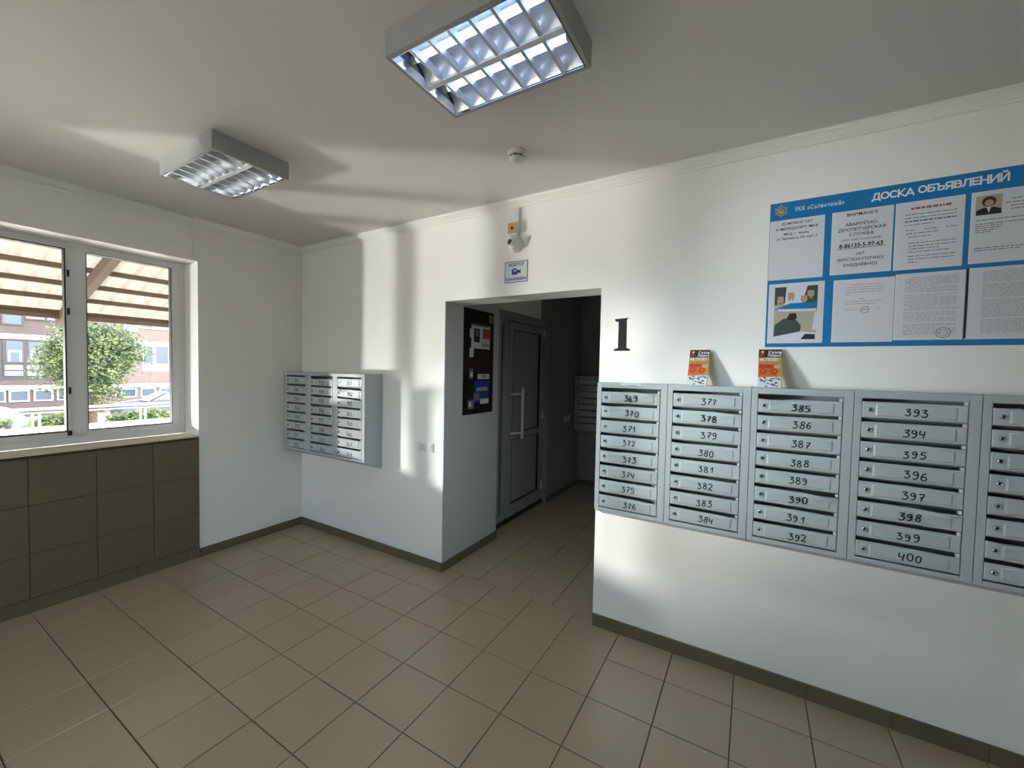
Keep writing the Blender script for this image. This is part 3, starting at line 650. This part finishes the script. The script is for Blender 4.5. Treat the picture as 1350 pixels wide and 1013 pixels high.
def sheet(x0, x1, z0, z1, label, rot=0, nm='paper_notice', y=-.0054):
    t = thing(nm, label, 'notice', (x0, y, z0), 'papers on the blue notice board')
    t.rotation_euler = (0, rot, 0)
    MB().box(0, x1-x0, -.0012, 0, 0, z1-z0).build('sheet', 'paper', parent=t)
    MB().box(-.004, x1-x0+.004, -.0006, .0, -.004, 0).box(-.004, 0, -.0006, 0, 0, z1-z0).box(x1-x0, x1-x0+.004, -.0006, 0, 0, z1-z0).build('pocket_edge', 'whiteplast', parent=t)
    return t, x1-x0, z1-z0
def lines(t, rows, mt='grey_ink', name='printed_lines', seed=0, th=.0036, y=-.0016):
    # rows: (x0,x1,z) -> broken into words
    rnd = random.Random(seed); m = MB()
    for x0, x1, z in rows:
        x = x0
        while x < x1-.003:
            wl = min(rnd.uniform(.006, .026), x1-x)
            m.add([(x, y, z), (x+wl, y, z), (x+wl, y, z+th), (x, y, z+th)], [(0, 1, 2, 3)]); x += wl+.0035
    o = m.build(name, mt, parent=t); o['kind'] = 'stuff'; return o
def tx(t, s, size, x, z, mt='dark_print', sx_=1, al='CENTER', b=.0003): text('lettering', s, size, mt, t, (x, -.0018, z), HX, sx_, al, b)
# row 1
t, w_, h_ = sheet(4.209, 4.437, 2.218, 2.528, 'white notice with bold address lines, top left of the board')
tx(t, 'ДОМОВОЙ ЧАТ', .017, w_/2, .283); tx(t, 'И МЕНЕДЖЕРУ МКК', .019, w_/2, .256); tx(t, 'МКД: г. Анапа,', .016, w_/2, .229); tx(t, 'ул. Парковая, д. 235, корп. 3', .0165, w_/2, .206, sx_=.78)
t, w_, h_ = sheet(4.474, 4.699, 2.221, 2.529, 'white emergency service notice with large phone number', .0)
tx(t, 'ВНИМАНИЕ', .021, w_/2, .280); tx(t, 'АВАРИЙНО-', .021, w_/2, .232); tx(t, 'ДИСПЕТЧЕРСКАЯ', .021, w_/2, .207, sx_=.98); tx(t, 'СЛУЖБА', .021, w_/2, .182)
tx(t, 'ООО «УКК «Солнечный»', .013, w_/2, .160, 'grey_ink', .95); tx(t, '8-86133-5-97-63', .027, w_/2, .126, sx_=.86, b=.0009); tx(t, '24/7', .017, w_/2, .088)
tx(t, '(КРУГЛОСУТОЧНО/', .0195, w_/2, .060, sx_=.92); tx(t, 'ЕЖЕДНЕВНО)', .0195, w_/2, .033)
MB().box(.02, w_-.02, -.0016, -.0012, .120, .1225).build('underline', 'dark_print', parent=t)
t, w_, h_ = sheet(4.714, 4.938, 2.219, 2.530, 'white notice with red heading and paragraphs, beside the phone notice')
lines(t, [(.05, w_-.04, h_-.038)], 'red_ink', 'red_heading', 3, .010)
lines(t, [(.03, w_-.02, h_-.062), (.03, w_-.02, h_-.078), (.03, .13, h_-.110), (.035, .07, h_-.135), (.10, .14, h_-.135), (.17, w_-.02, h_-.135), (.035, .15, h_-.150), (.045, .12, h_-.166), (.045, w_-.02, h_-.195), (.045, w_-.02, h_-.209), (.045, .15, h_-.222), (.045, w_-.04, h_-.236), (.045, w_-.02, h_-.256), (.045, w_-.02, h_-.270), (.045, .08, h_-.284)], 'grey_ink', seed=5)
lines(t, [(.03, w_-.02, h_-.094)], 'dark_print', 'bold_line', 7, .005)
t, w_, h_ = sheet(4.965, 5.190, 2.222, 2.531, 'white notice with portrait photo, at the right edge of the photo')
ph = MB().box(.010, .090, -.0016, -.0012, .205, .290).build('portrait', 'beige_print', parent=t)
MB().poly([(.012, 0, .206), (.012, 0, .226), (.032, 0, .236), (.068, 0, .236), (.088, 0, .226), (.088, 0, .206)], (0, -.0004, 0)).build('jacket', 'dark_print', parent=ph, loc=(0, -.0017, 0))
MB().lathe((.050, -.0022, .262), (0, -1, 0), [(0, .0003), (.022, .0003)], 18).build('hair', 'choc', parent=ph)
MB().lathe((.050, -.0027, .256), (0, -1, 0), [(0, .0003), (.014, .0003)], 18).build('face', 'skin', parent=ph)
MB().poly([(.043, -.0028, .238), (.057, -.0028, .238), (.050, -.0028, .212)], (0, -.0003, 0)).build('collar', 'paper', parent=ph)
lines(t, [(.115, .20, .262), (.10, .22, .246), (.115, .2, .232), (.115, .2, .218)], 'grey_ink', seed=9)
lines(t, [(.012, .215, .182), (.012, .19, .165), (.012, .10, .156), (.012, .09, .147), (.012, .08, .138), (.012, .06, .129), (.012, .19, .060), (.012, .15, .050)], 'grey_ink', seed=11)
MB().poly([(.150, 0, .288), (.170, 0, .300), (.178, 0, .306), (.186, 0, .300), (.206, 0, .288), (.186, 0, .290), (.178, 0, .278), (.170, 0, .290)], (0, -.0004, 0)).build('crest', 'grey_ink', parent=t, loc=(0, -.0012, 0))
# row 2
t, w_, h_ = sheet(4.216, 4.448, 1.881, 2.193, 'white sheet with colour photographs, lower left of the board')
q = lambda u, v: (u*w_, v*h_)
def patch(pts, mt, nm, dep): MB().poly([(q(*p)[0], 0, q(*p)[1]) for p in pts], (0, -.0002, 0)).build(nm, mt, parent=t, loc=(0, -.0013-dep*.00025, 0))
patch([(.10, .04), (.90, .04), (.90, .94), (.10, .94)], 'beige_print', 'photo_print', 0)
patch([(.10, .64), (.30, .66), (.32, .94), (.10, .94)], 'green_print', 'sleeve', 1)
patch([(.62, .64), (.90, .64), (.90, .94), (.72, .94)], 'green_print', 'sleeve', 1)
patch([(.28, .64), (.62, .64), (.70, .94), (.32, .94)], 'paper', 'tabletop', 1)
for hx, hy, s_ in ((.22, .70, 1), (.42, .76, 1), (.66, .70, -1), (.78, .78, -1)):
    patch([(hx-.06, hy+.08), (hx-.07, hy), (hx-.05*s_, hy-.07), (hx, hy-.02), (hx+.03*s_, hy-.07), (hx+.06, hy), (hx+.05, hy+.08)], 'skin', 'hand', 2)
patch([(.10, .56), (.90, .56), (.90, .66), (.40, .66)], 'board', 'colour_band', 3)
patch([(.18, .53), (.88, .51), (.88, .55), (.18, .57)], 'paper', 'caption_band', 4)
patch([(.10, .10), (.12, .30), (.28, .40), (.48, .42), (.62, .28), (.60, .14), (.40, .08)], 'green_print', 'figure_print', 2)
patch([(.34, .40), (.40, .49), (.52, .49), (.54, .40), (.44, .37)], 'choc', 'head_print', 3)
patch([(.10, .04), (.90, .04), (.90, .16), (.60, .18), (.10, .10)], 'paper', 'desk_print', 3)
patch([(.62, .05), (.88, .05), (.88, .13), (.70, .14)], 'dark_print', 'laptop_print', 4)
patch([(.82, .20), (.90, .20), (.90, .50), (.86, .50)], 'paper', 'screen_print', 2)
t, w_, h_ = sheet(4.492, 4.716, 1.882, 2.189, 'mostly blank white notice with small round stamp')
lines(t, [(.065, .175, h_-.030), (.05, .19, h_-.042), (.045, .19, h_-.054), (.045, .19, h_-.066), (.045, .06, h_-.078), (.10, .12, h_-.098), (.045, .19, h_-.112), (.045, .17, h_-.124), (.045, .10, h_-.152), (.165, .18, h_-.152)], 'mid_ink', seed=13)
ring = lambda cx, cz, r: [(cx+math.cos(i*.3927)*r, cz+math.sin(i*.3927)*r) for i in range(17)]
MB().ribbon(ring(.122, h_-.152, .015), .003, lambda u, v, k: (u, -.0018, v)).ribbon([(.113, h_-.152), (.131, h_-.150)], .004, lambda u, v, k: (u, -.0018, v)).build('round_stamp', 'grey_ink', parent=t)
t, w_, h_ = sheet(4.726, 4.953, 1.888, 2.196, 'densely printed white page with stamp at its foot')
rr = [(.03 if (k % 5) else .045, w_-.018 if (k % 7) != 6 else .14, h_-.022-k*.0068) for k in range(40) if k not in (11, 23, 31)]
lines(t, rr, 'mid_ink', seed=17, th=.0026)
MB().ribbon(ring(.168, .028, .024), .003, lambda u, v, k: (u, -.0018, v)).ribbon(ring(.168, .028, .015), .002, lambda u, v, k: (u, -.0018, v)).build('round_stamp', 'grey_ink', parent=t)
t, w_, h_ = sheet(4.966, 5.195, 1.888, 2.199, 'densely printed white page at the right edge, dark spine')
lines(t, [(.045, w_-.01, h_-.020-k*.0062) for k in range(44) if k not in (8, 19, 33)], 'mid_ink', seed=19, th=.0024)
MB().box(-.006, .0, -.003, 0, 0, h_).build('spine', 'brownband', parent=t)
# ---------------------------------------------------------------- flyers on the mailboxes
def flyer(x, label):
    t = thing('flyer', label, 'flyer', (x, -.135, 1.6405), 'flyers on top of the mailboxes'); t.rotation_euler = (-.52, 0, 0)
    W, Hh = .106, .235
    MB().box(0, W, -.0006, 0, 0, Hh).build('card', 'ochre', parent=t)
    P = lambda pts, mt, nm, k: MB().poly([(a*W, 0, b*Hh) for a, b in pts], (0, -.0002, 0)).build(nm, mt, parent=t, loc=(0, -.0007-k*.0003, 0))
    P([(.0, .30), (1, .30), (1, .62), (0, .62)], 'orange', 'orange_field', 0)
    P([(.78, .30), (1, .30), (1, .78), (.85, .78)], 'ochre', 'ochre_field', 1)
    P([(0, .78), (1, .78), (1, .985), (0, .985)], 'choc', 'dark_header', 0)
    P([(.34, .79), (.97, .79), (.97, .955), (.38, .955)], 'dark_print', 'name_plate', 1)
    P([(.06, .80), (.24, .82), (.20, .95), (.10, .95)], 'redo', 'logo_mark', 1)
    P([(.12, .90), (.22, .90), (.22, .95), (.12, .95)], 'paper', 'logo_dot', 2)
    text('lettering', 'Суши', .022, 'ltext', t, (.41*W, -.0014, .885*Hh), HX, 1.0, 'LEFT', .0006)
    text('lettering', 'Пандосё', .020, 'ltext', t, (.40*W, -.0014, .805*Hh), HX, .72, 'LEFT', .0006)
    text('lettering', '9%', .022, 'ltext', t, (.05*W, -.0014, .685*Hh), HX, .8, 'LEFT', .0008)
    lines(t, [(.30*W, .94*W, .735*Hh), (.30*W, .84*W, .690*Hh)], 'paper', 'slogan_lines', 23, .007, -.0012)
    P([(.04, .50), (.62, .50), (.62, .58), (.04, .58)], 'redo', 'red_label', 1)
    P([(.68, .49), (.94, .49), (.94, .58), (.68, .58)], 'beige_print', 'pale_square', 2)
    for cx in (.22, .68):
        MB().lathe((cx*W, -.0012, .415*Hh), (0, -1, 0), [(0, .0002), (.017, .0002)], 16).build('round_label', 'redo', parent=t)
        MB().lathe((cx*W, -.0015, .415*Hh), (0, -1, 0), [(0, .0002), (.009, .0002)], 16).build('round_centre', 'orange', parent=t)
    P([(0, .0), (.96, .0), (.96, .28), (0, .25)], 'paper', 'white_field', 1)
    rn = random.Random(3); m = MB()
    for k in range(26):
        a, b = rn.uniform(.05, .85)*W, rn.uniform(.02, .24)*Hh; m.add([(a, -.0013, b), (a+rn.uniform(.004, .014), -.0013, b-.003), (a+.012, -.0013, b+.004), (a, -.0013, b+.004)], [(0, 1, 2, 3)])
    m.build('small_print', 'dark_print', parent=t)
flyer(3.832, 'orange food flyer leaning above the second mailbox unit')
flyer(4.176, 'orange food flyer leaning below the corner of the blue board')
t = MB(); v = []
for i in range(9):
    x = 3.475+.12*i/8; dz = -.002*math.sin(i*.9); v += [(x, -.12, 1.6415), (x, -.2012, 1.6415+dz*.3), (x, -.2035, 1.629+dz*2)]
t.add(v, [q for i in range(8) for q in ((3*i, 3*i+3, 3*i+4, 3*i+1), (3*i+1, 3*i+4, 3*i+5, 3*i+2))])
o = t.build('paper_slip', 'paper'); s = o.modifiers.new('thickness', 'SOLIDIFY'); s.thickness = .0006
tag(o, 'white paper slip hanging over the top of the first mailbox unit', 'paper')
# ---------------------------------------------------------------- poster board on the passage jamb
JX = 1.962
t = thing('poster_board', 'tall black advertising board on the passage wall', 'poster', (JX-.001, .246, 1.296))
MB().box(0, .010, 0, .468, 0, .950).build('panel', 'dkboard', parent=t)
def jp(u0, u1, v0, v1, mt, nm, k=0, sk=0):
    a, b, c, d = u0*.468, u1*.468, (1-v1)*.95, (1-v0)*.95; x = .010+.0006*k
    MB().poly([(x, a, c), (x, b, c+sk), (x, b, d+sk), (x, a, d)], (.0006, 0, 0)).build(nm, mt, parent=t)
jp(.0, 1, .40, .60, 'brownband', 'brown_band')
jp(.22, .86, .14, .37, 'paper', 'leaflet', 1); jp(.60, .88, .17, .27, 'red_ink', 'red_field', 2); jp(.30, .50, .18, .31, 'dark_print', 'photo_field', 2); jp(.34, .46, .19, .25, 'grey_ink', 'photo_detail', 3)
jp(.56, .84, .31, .35, 'beige_print', 'pale_field', 2); jp(.22, .80, .135, .155, 'grey_ink', 'title_strip', 2); jp(.17, .24, .19, .27, 'paper', 'leaflet_flap', 1)
jp(.17, .30, .37, .46, 'paper', 'torn_strip', 1, .01)
jp(.83, .97, .03, .10, 'beige_print', 'emblem_disc', 1); jp(.87, .93, .045, .085, 'dark_print', 'emblem_centre', 2)
jp(.17, .30, .565, .66, 'grey_ink', 'small_leaflet', 1); jp(.20, .28, .60, .64, 'paper', 'small_leaflet_field', 2)
jp(.45, .86, .615, .665, 'paper', 'leaflet_strip', 1); jp(.58, .76, .625, .655, 'mid_ink', 'strip_print', 2)
jp(.34, .86, .68, .89, 'blue_print', 'blue_leaflet', 1); jp(.42, .80, .745, .78, 'mid_ink', 'blue_leaflet_title', 2); jp(.32, .52, .80, .87, 'grey_ink', 'blue_leaflet_field', 2); jp(.55, .84, .86, .91, 'paper', 'blue_leaflet_foot', 3)
jp(.14, .34, .86, .95, 'grey_ink', 'corner_leaflet', 1); jp(.17, .25, .88, .93, 'paper', 'corner_leaflet_field', 2)
flush_text()
# ---------------------------------------------------------------- outside: ground
struct(MB().box(-12.0, -.4, -16, 14, -.4, -.05).build('terrace', 'paving'), 'pale concrete forecourt outside the window', 'paving')
gr = MB(); gr.add([(-12.0, -40, -.06), (-12.0, 40, -.06), (-14.5, 40, -.55), (-14.5, -40, -.55), (-19, 40, -1.5), (-19, -40, -1.5), (-33, 40, -1.5), (-33, -40, -1.5)], [(0, 3, 2, 1), (3, 5, 4, 2), (5, 7, 6, 4)])
gr.add([(RX1+.3, -40, -.08), (50, -40, -.08), (50, 40, -.08), (RX1+.3, 40, -.08)], [(0, 1, 2, 3)])
gr.add([(20, -40, -.07), (20, RY0-.3, -.07), (-12, RY0-.3, -.07), (-12, -40, -.07)], [(0, 1, 2, 3)])
struct(gr.build('road', 'concrete'), 'pale road and verge beyond the forecourt', 'road')
# railing
RXX = -4.6
t = thing('railing', 'pale metal railing outside the window', 'railing', (RXX, 0, -.05))
MB().cyl((0, -6, 1.055), (0, 6, 1.075), .022, 10).build('top_rail', 'steel', parent=t)
MB().cyl((0, -6, 1.00), (0, 6, 1.02), .010, 8).build('upper_tube', 'steel', parent=t)
MB().cyl((0, -6, .80), (0, 6, .79), .012, 8).build('middle_rail', 'steel', parent=t)
MB().cyl((0, -6, .62), (0, 6, .60), .012, 8).build('lower_rail', 'steel', parent=t)
for k in range(-4, 5):
    y = .104+1.18*k
    MB().cyl((0, y-.03, 0), (0, y-.03, 1.0), .014, 8).cyl((0, y+.035, 0), (0, y+.035, 1.0), .014, 8).build('post', 'steel', parent=t)
    for d in (.38, .80): MB().cyl((0, y+d, .61), (0, y+d, .795), .007, 6).build('baluster', 'steel', parent=t)
# canopy
cz = lambda x: 2.42+.3*(x+5)
t = thing('canopy', 'timber canopy with cream corrugated sheets outside the window', 'canopy', (0, 0, 0))
for y in (-4.4, -2.6, -.72, 1.2, 3.0):
    MB().bar((-5.15, y, cz(-5.15)-.06), (-.42, y, cz(-.42)-.06), .09, .15).build('rafter', 'wood', parent=t)
for x in (-4.5, -4, -3.5, -3, -2.5, -2, -1.5, -1.0):
    MB().bar((x, -5.4, cz(x)+.045), (x, 4, cz(x)+.045), .07, .065).build('purlin', 'wood', parent=t)
MB().bar((-5.0, -5.4, cz(-5)+.03), (-5.0, 4, cz(-5)+.03), .05, .06).build('purlin', 'wood', parent=t)
MB().bar((-4.97, -5.4, cz(-5)-.04), (-4.97, 4, cz(-5)-.04), .09, .07).build('edge_beam', 'wood', parent=t)
for y in (1.2, 3.6):
    MB().box(-5.02, -4.92, y-.05, y+.05, -.05, cz(-5)-.07).build('post', 'wood', parent=t)
NY = 480; v = []; f = []
rows = [-5.25+.5*k for k in range(10)]
for i in range(NY+1):
    y = -5.4+9.4*i/NY; ph = (y/.22) % 1
    wv = .05*max(0, math.cos((ph-.5)*2*math.pi))**1.0 if .25 < ph < .75 else 0
    v += [(-5.25, y, cz(-5.25)+.082+wv), (-.42, y, cz(-.42)+.082+wv)]
f = [(2*i, 2*i+1, 2*i+3, 2*i+2) for i in range(NY)]
MB().add(v, f).build('roof_sheet', 'roofsheet', parent=t, smooth=True)
# ---------------------------------------------------------------- foliage
def foliage(center, size, n, leaf, seed, lobes=16, flat=.0):
    rnd = random.Random(seed); m = MB(); cs = []
    for k in range(lobes):
        while True:
            p = Vector((rnd.uniform(-1, 1), rnd.uniform(-1, 1), rnd.uniform(-1, 1)))
            if p.length < .95: break
        cs.append((p*.68, rnd.uniform(.28, .46)))
    vs = []; fs = []
    for k in range(n):
        c, r = cs[k % lobes]; d = Vector((rnd.gauss(0, 1), rnd.gauss(0, 1), rnd.gauss(0, 1))).normalized()
        p = c+d*r*rnd.uniform(.55, 1.12)
        P = Vector((center[0]+p.x*size[0], center[1]+p.y*size[1], center[2]+p.z*size[2]))
        a = Vector((rnd.gauss(0, 1), rnd.gauss(0, 1), rnd.gauss(0, .6))).normalized(); b = a.cross(d)
        if b.length < .1: b = a.orthogonal()
        b.normalize(); s = leaf*rnd.uniform(.6, 1.3)
        i = len(vs); vs += [P-a*s, P+b*s*.55-a*s*.1, P+a*s, P-b*s*.55-a*s*.1]; fs.append((i, i+1, i+2, i+3))
    return m.add(vs, fs)
t = thing('leafy_tree', 'bushy green tree behind the railing, seen through both window panes', 'tree', (-12.2, 1.35, -.1))
tm = MB().cyl((0, 0, -.1), (.05, 0, 1.1), .10, 10, .07)
for a, b, r in (((.05, 0, 1.0), (.3, .5, 2.4), .045), ((.05, 0, 1.0), (-.3, -.7, 2.2), .045), ((.05, 0, .9), (0, .9, 1.7), .035), ((.05, 0, 1.1), (0, 0, 3.0), .05), ((.05, 0, .9), (.2, -1.0, 1.5), .03)): tm.cyl(a, b, r, 7, r*.4)
tm.build('trunk', 'bark', parent=t)
fo = foliage((0, .0, 1.78), (1.3, 1.33, 1.5), 19000, .046, 5, 36).build('foliage', 'leaf', parent=t); fo['kind'] = 'stuff'
for k, (y, z, sy, sz, lb) in enumerate(((-3.4, -.1, 1.3, .42, 'low light green hedge at the left behind the railing'), (-.9, 0, .9, .48, 'light green shrub under the left of the tree'), (.9, -.05, .8, .45, 'light green shrub under the right of the tree'), (2.7, -.05, .95, .45, 'light green hedge shrub by the dark car'), (5.0, -.1, 1, .42, 'low hedge shrub beyond the right pane'))):
    s = thing('shrub', lb, 'shrub', (-12.9, y, z-.35), 'low hedge shrubs behind the railing')
    foliage((0, 0, .32), (.5, sy*1.05, sz*.82), 5200, .045, 40+k, 14).build('foliage', 'hedge', parent=s)['kind'] = 'stuff'
    MB().cyl((0, 0, -.15), (0, .1, .4), .03, 6).cyl((0, 0, -.1), (.1, -.3, .4), .02, 6).build('stem', 'bark', parent=s)
# ---------------------------------------------------------------- cars
def car(loc, L, ht, paint, label, facing):
    t = thing('parked_car', label, 'car', loc)          # profile along y, front towards -y
    k = ht/1.6
    body = [(0, .35), (.02, .75), (.12, .88), (1.15, 1.0), (1.55, 1.08), (L-.25, 1.08), (L-.05, .95), (L, .5), (L-.05, .3), (.1, .28)]
    cab = [(1.1, 1.0), (1.95, 1.50), (2.4, 1.6), (3.4, 1.6), (L-.45, 1.45), (L-.1, 1.05)]
    W = .9
    MB().poly([(-W, y, z*k) for y, z in body], (2*W, 0, 0)).build('body', paint, parent=t, bevel=.06)
    MB().add([p for y, z in cab for p in ((-W+.1+(.12 if z > 1.2 else 0), y, z*k), (W-.1-(.12 if z > 1.2 else 0), y, z*k))],
        [(0, 1, 3, 2), (2, 3, 5, 4), (4, 5, 7, 6), (6, 7, 9, 8), (8, 9, 11, 10), (0, 2, 4, 6, 8, 10), (1, 11, 9, 7, 5, 3)]).build('cabin', paint, parent=t)
    for n_, pts in (('side_window', [(1.55, 1.10), (2.05, 1.46), (2.45, 1.50), (2.45, 1.10)]), ('side_window', [(2.55, 1.10), (2.55, 1.50), (3.35, 1.50), (3.45, 1.10)]), ('side_window', [(3.55, 1.12), (3.45, 1.48), (L-.55, 1.38), (L-.45, 1.12)])):
        MB().poly([(W-.13-(z-1.1)*.22, y, z*k) for y, z in pts], (.03, 0, 0)).build(n_, 'carglass', parent=t)
    MB().add([(-W+.25, 1.12, 1.03*k), (W-.25, 1.12, 1.03*k), (W-.28, 1.92, 1.50*k), (-W+.28, 1.92, 1.50*k)], [(0, 1, 2, 3)]).build('windscreen', 'carglass', parent=t, loc=(0, -.02, .02))
    for y in (.85, L-.85):
        for s in (-1, 1):
            wh = MB().cyl((s*(W-.2), y, .34), (s*(W+.02), y, .34), .34, 24).build('wheel', 'tyre', parent=t)
            MB().lathe((s*(W+.02), y, .34), (s, 0, 0), [(.21, 0), (.21, .015), (.17, .01), (.05, .012), (0, .02)], 20).build('hubcap', 'carsilver', parent=wh)
    return t
car((-25, 5.4, -1.45), 4.5, 1.58, 'carblack', 'dark parked car with roof visible right of the tree', 1)
car((-24.6, -2.4, -1.75), 4.5, 1.42, 'carsilver', 'silver parked car at the left edge behind the hedge', 1)
# ---------------------------------------------------------------- apartment house
FX = -31
B = thing('apartment_building', 'long brick apartment block with white bands across the street', 'building', (0, 0, 0))
MB().box(FX-8, FX, -20, 6.2, -1.5, 9).build('wall', 'brickdark', parent=B)
MB().box(FX-8, FX, 6.2, 30, -1.5, 9).build('wall', 'brickpink', parent=B)
for z0, z1 in ((.05, .29), (2.86, 3.14), (5.8, 6.08)): MB().box(FX, FX+.12, -20, 30, z0, z1).build('band', 'whitetrim', parent=B)
MB().box(FX-8.2, FX+.3, -20, 30, 9, 9.3).build('roof', 'whitetrim', parent=B)
def win_(y0, y1, z0, z1, frame, panes_, glass='farglass'):
    f_ = MB().box(FX, FX+.06, y0, y1, z0, z0+.07).box(FX, FX+.06, y0, y1, z1-.07, z1).box(FX, FX+.06, y0, y0+.07, z0+.07, z1-.07).box(FX, FX+.06, y1-.07, y1, z0+.07, z1-.07)
    wd = (y1-y0)/panes_
    for k in range(1, panes_): f_.box(FX, FX+.06, y0+wd*k-.04, y0+wd*k+.04, z0+.07, z1-.07)
    o = f_.build('window', frame, parent=B)
    for k in range(panes_): MB().box(FX, FX+.02, y0+wd*k+.04, y0+wd*(k+1)-.04, z0+.05, z1-.05).build('pane', glass, parent=o)
    return o
for y0, y1 in ((-1.4, .6), (2.38, 3.2)):
    for z in (0, 2.95): pass
for z in (.62, 3.55):                                   # dark section: tall dark windows
    if z > 3:
        win_(2.38, 3.20, 3.62, 4.40, 'dkframe', 1); win_(3.22, 4.85, 3.98, 4.42, 'dkframe', 2, 'lilac'); win_(-.2, 2.2, 3.6, 4.6, 'dkframe', 2)
    else:
        MB().box(FX, FX+.03, 2.2, 4.7, .62, 2.86).build('dark_panel', 'dkframe', parent=B)
        for y in (2.42, 3.22):
            o = MB().box(FX+.03, FX+.07, y, y+.80, 1.50, 2.82).build('window', 'dkframe', parent=B)
            MB().box(FX+.07, FX+.09, y+.12, y+.72, 1.58, 2.74).build('pane', 'farglass', parent=o)
            MB().box(FX+.09, FX+.10, y+.18, y+.66, 2.14, 2.24).box(FX+.09, FX+.10, y+.18, y+.26, 1.62, 2.14).box(FX+.09, FX+.10, y+.58, y+.66, 1.62, 2.14).build('curtain', 'curtain', parent=o)
            o = MB().box(FX+.03, FX+.07, y, y+.80, .78, 1.46).build('window', 'dkframe', parent=B)
            MB().box(FX+.07, FX+.09, y+.06, y+.70, 1.16, 1.42).box(FX+.07, FX+.09, y+.06, y+.70, .84, 1.08).build('pane', 'curtain', parent=o)
        win_(4.75, 6.0, .9, 2.7, 'dkframe', 2)
for y0 in (1.75, 2.6, 3.5, 4.4): win_(y0, y0+.75, -.62, .03, 'whitetrim', 1, 'farglass')
# pale section
win_(7.40, 8.12, 3.72, 4.32, 'whitetrim', 1, 'curtain'); win_(8.15, 8.95, 3.98, 4.36, 'whitetrim', 1, 'farglass'); win_(8.96, 9.75, 3.98, 4.36, 'whitetrim', 1, 'curtain'); win_(9.9, 11.2, 3.7, 4.36, 'whitetrim', 2)
MB().box(FX, FX+.04, 7.0, 9.9, 4.32, 4.75).build('lintel_panel', 'whitetrim', parent=B)
win_(6.9, 8.0, 1.6, 2.86, 'whitetrim', 2); win_(8.30, 8.92, 1.56, 2.86, 'whitetrim', 1); win_(8.95, 9.75, 1.56, 2.86, 'whitetrim', 1); win_(9.8, 11.0, 1.56, 2.86, 'whitetrim', 2)
MB().box(FX, FX+.03, 8.3, 9.78, 1.10, 1.56).build('sill_panel', 'curtain', parent=B)
for y0 in (7.2, 8.2, 9.2): win_(y0, y0+.8, -.6, .0, 'whitetrim', 1)
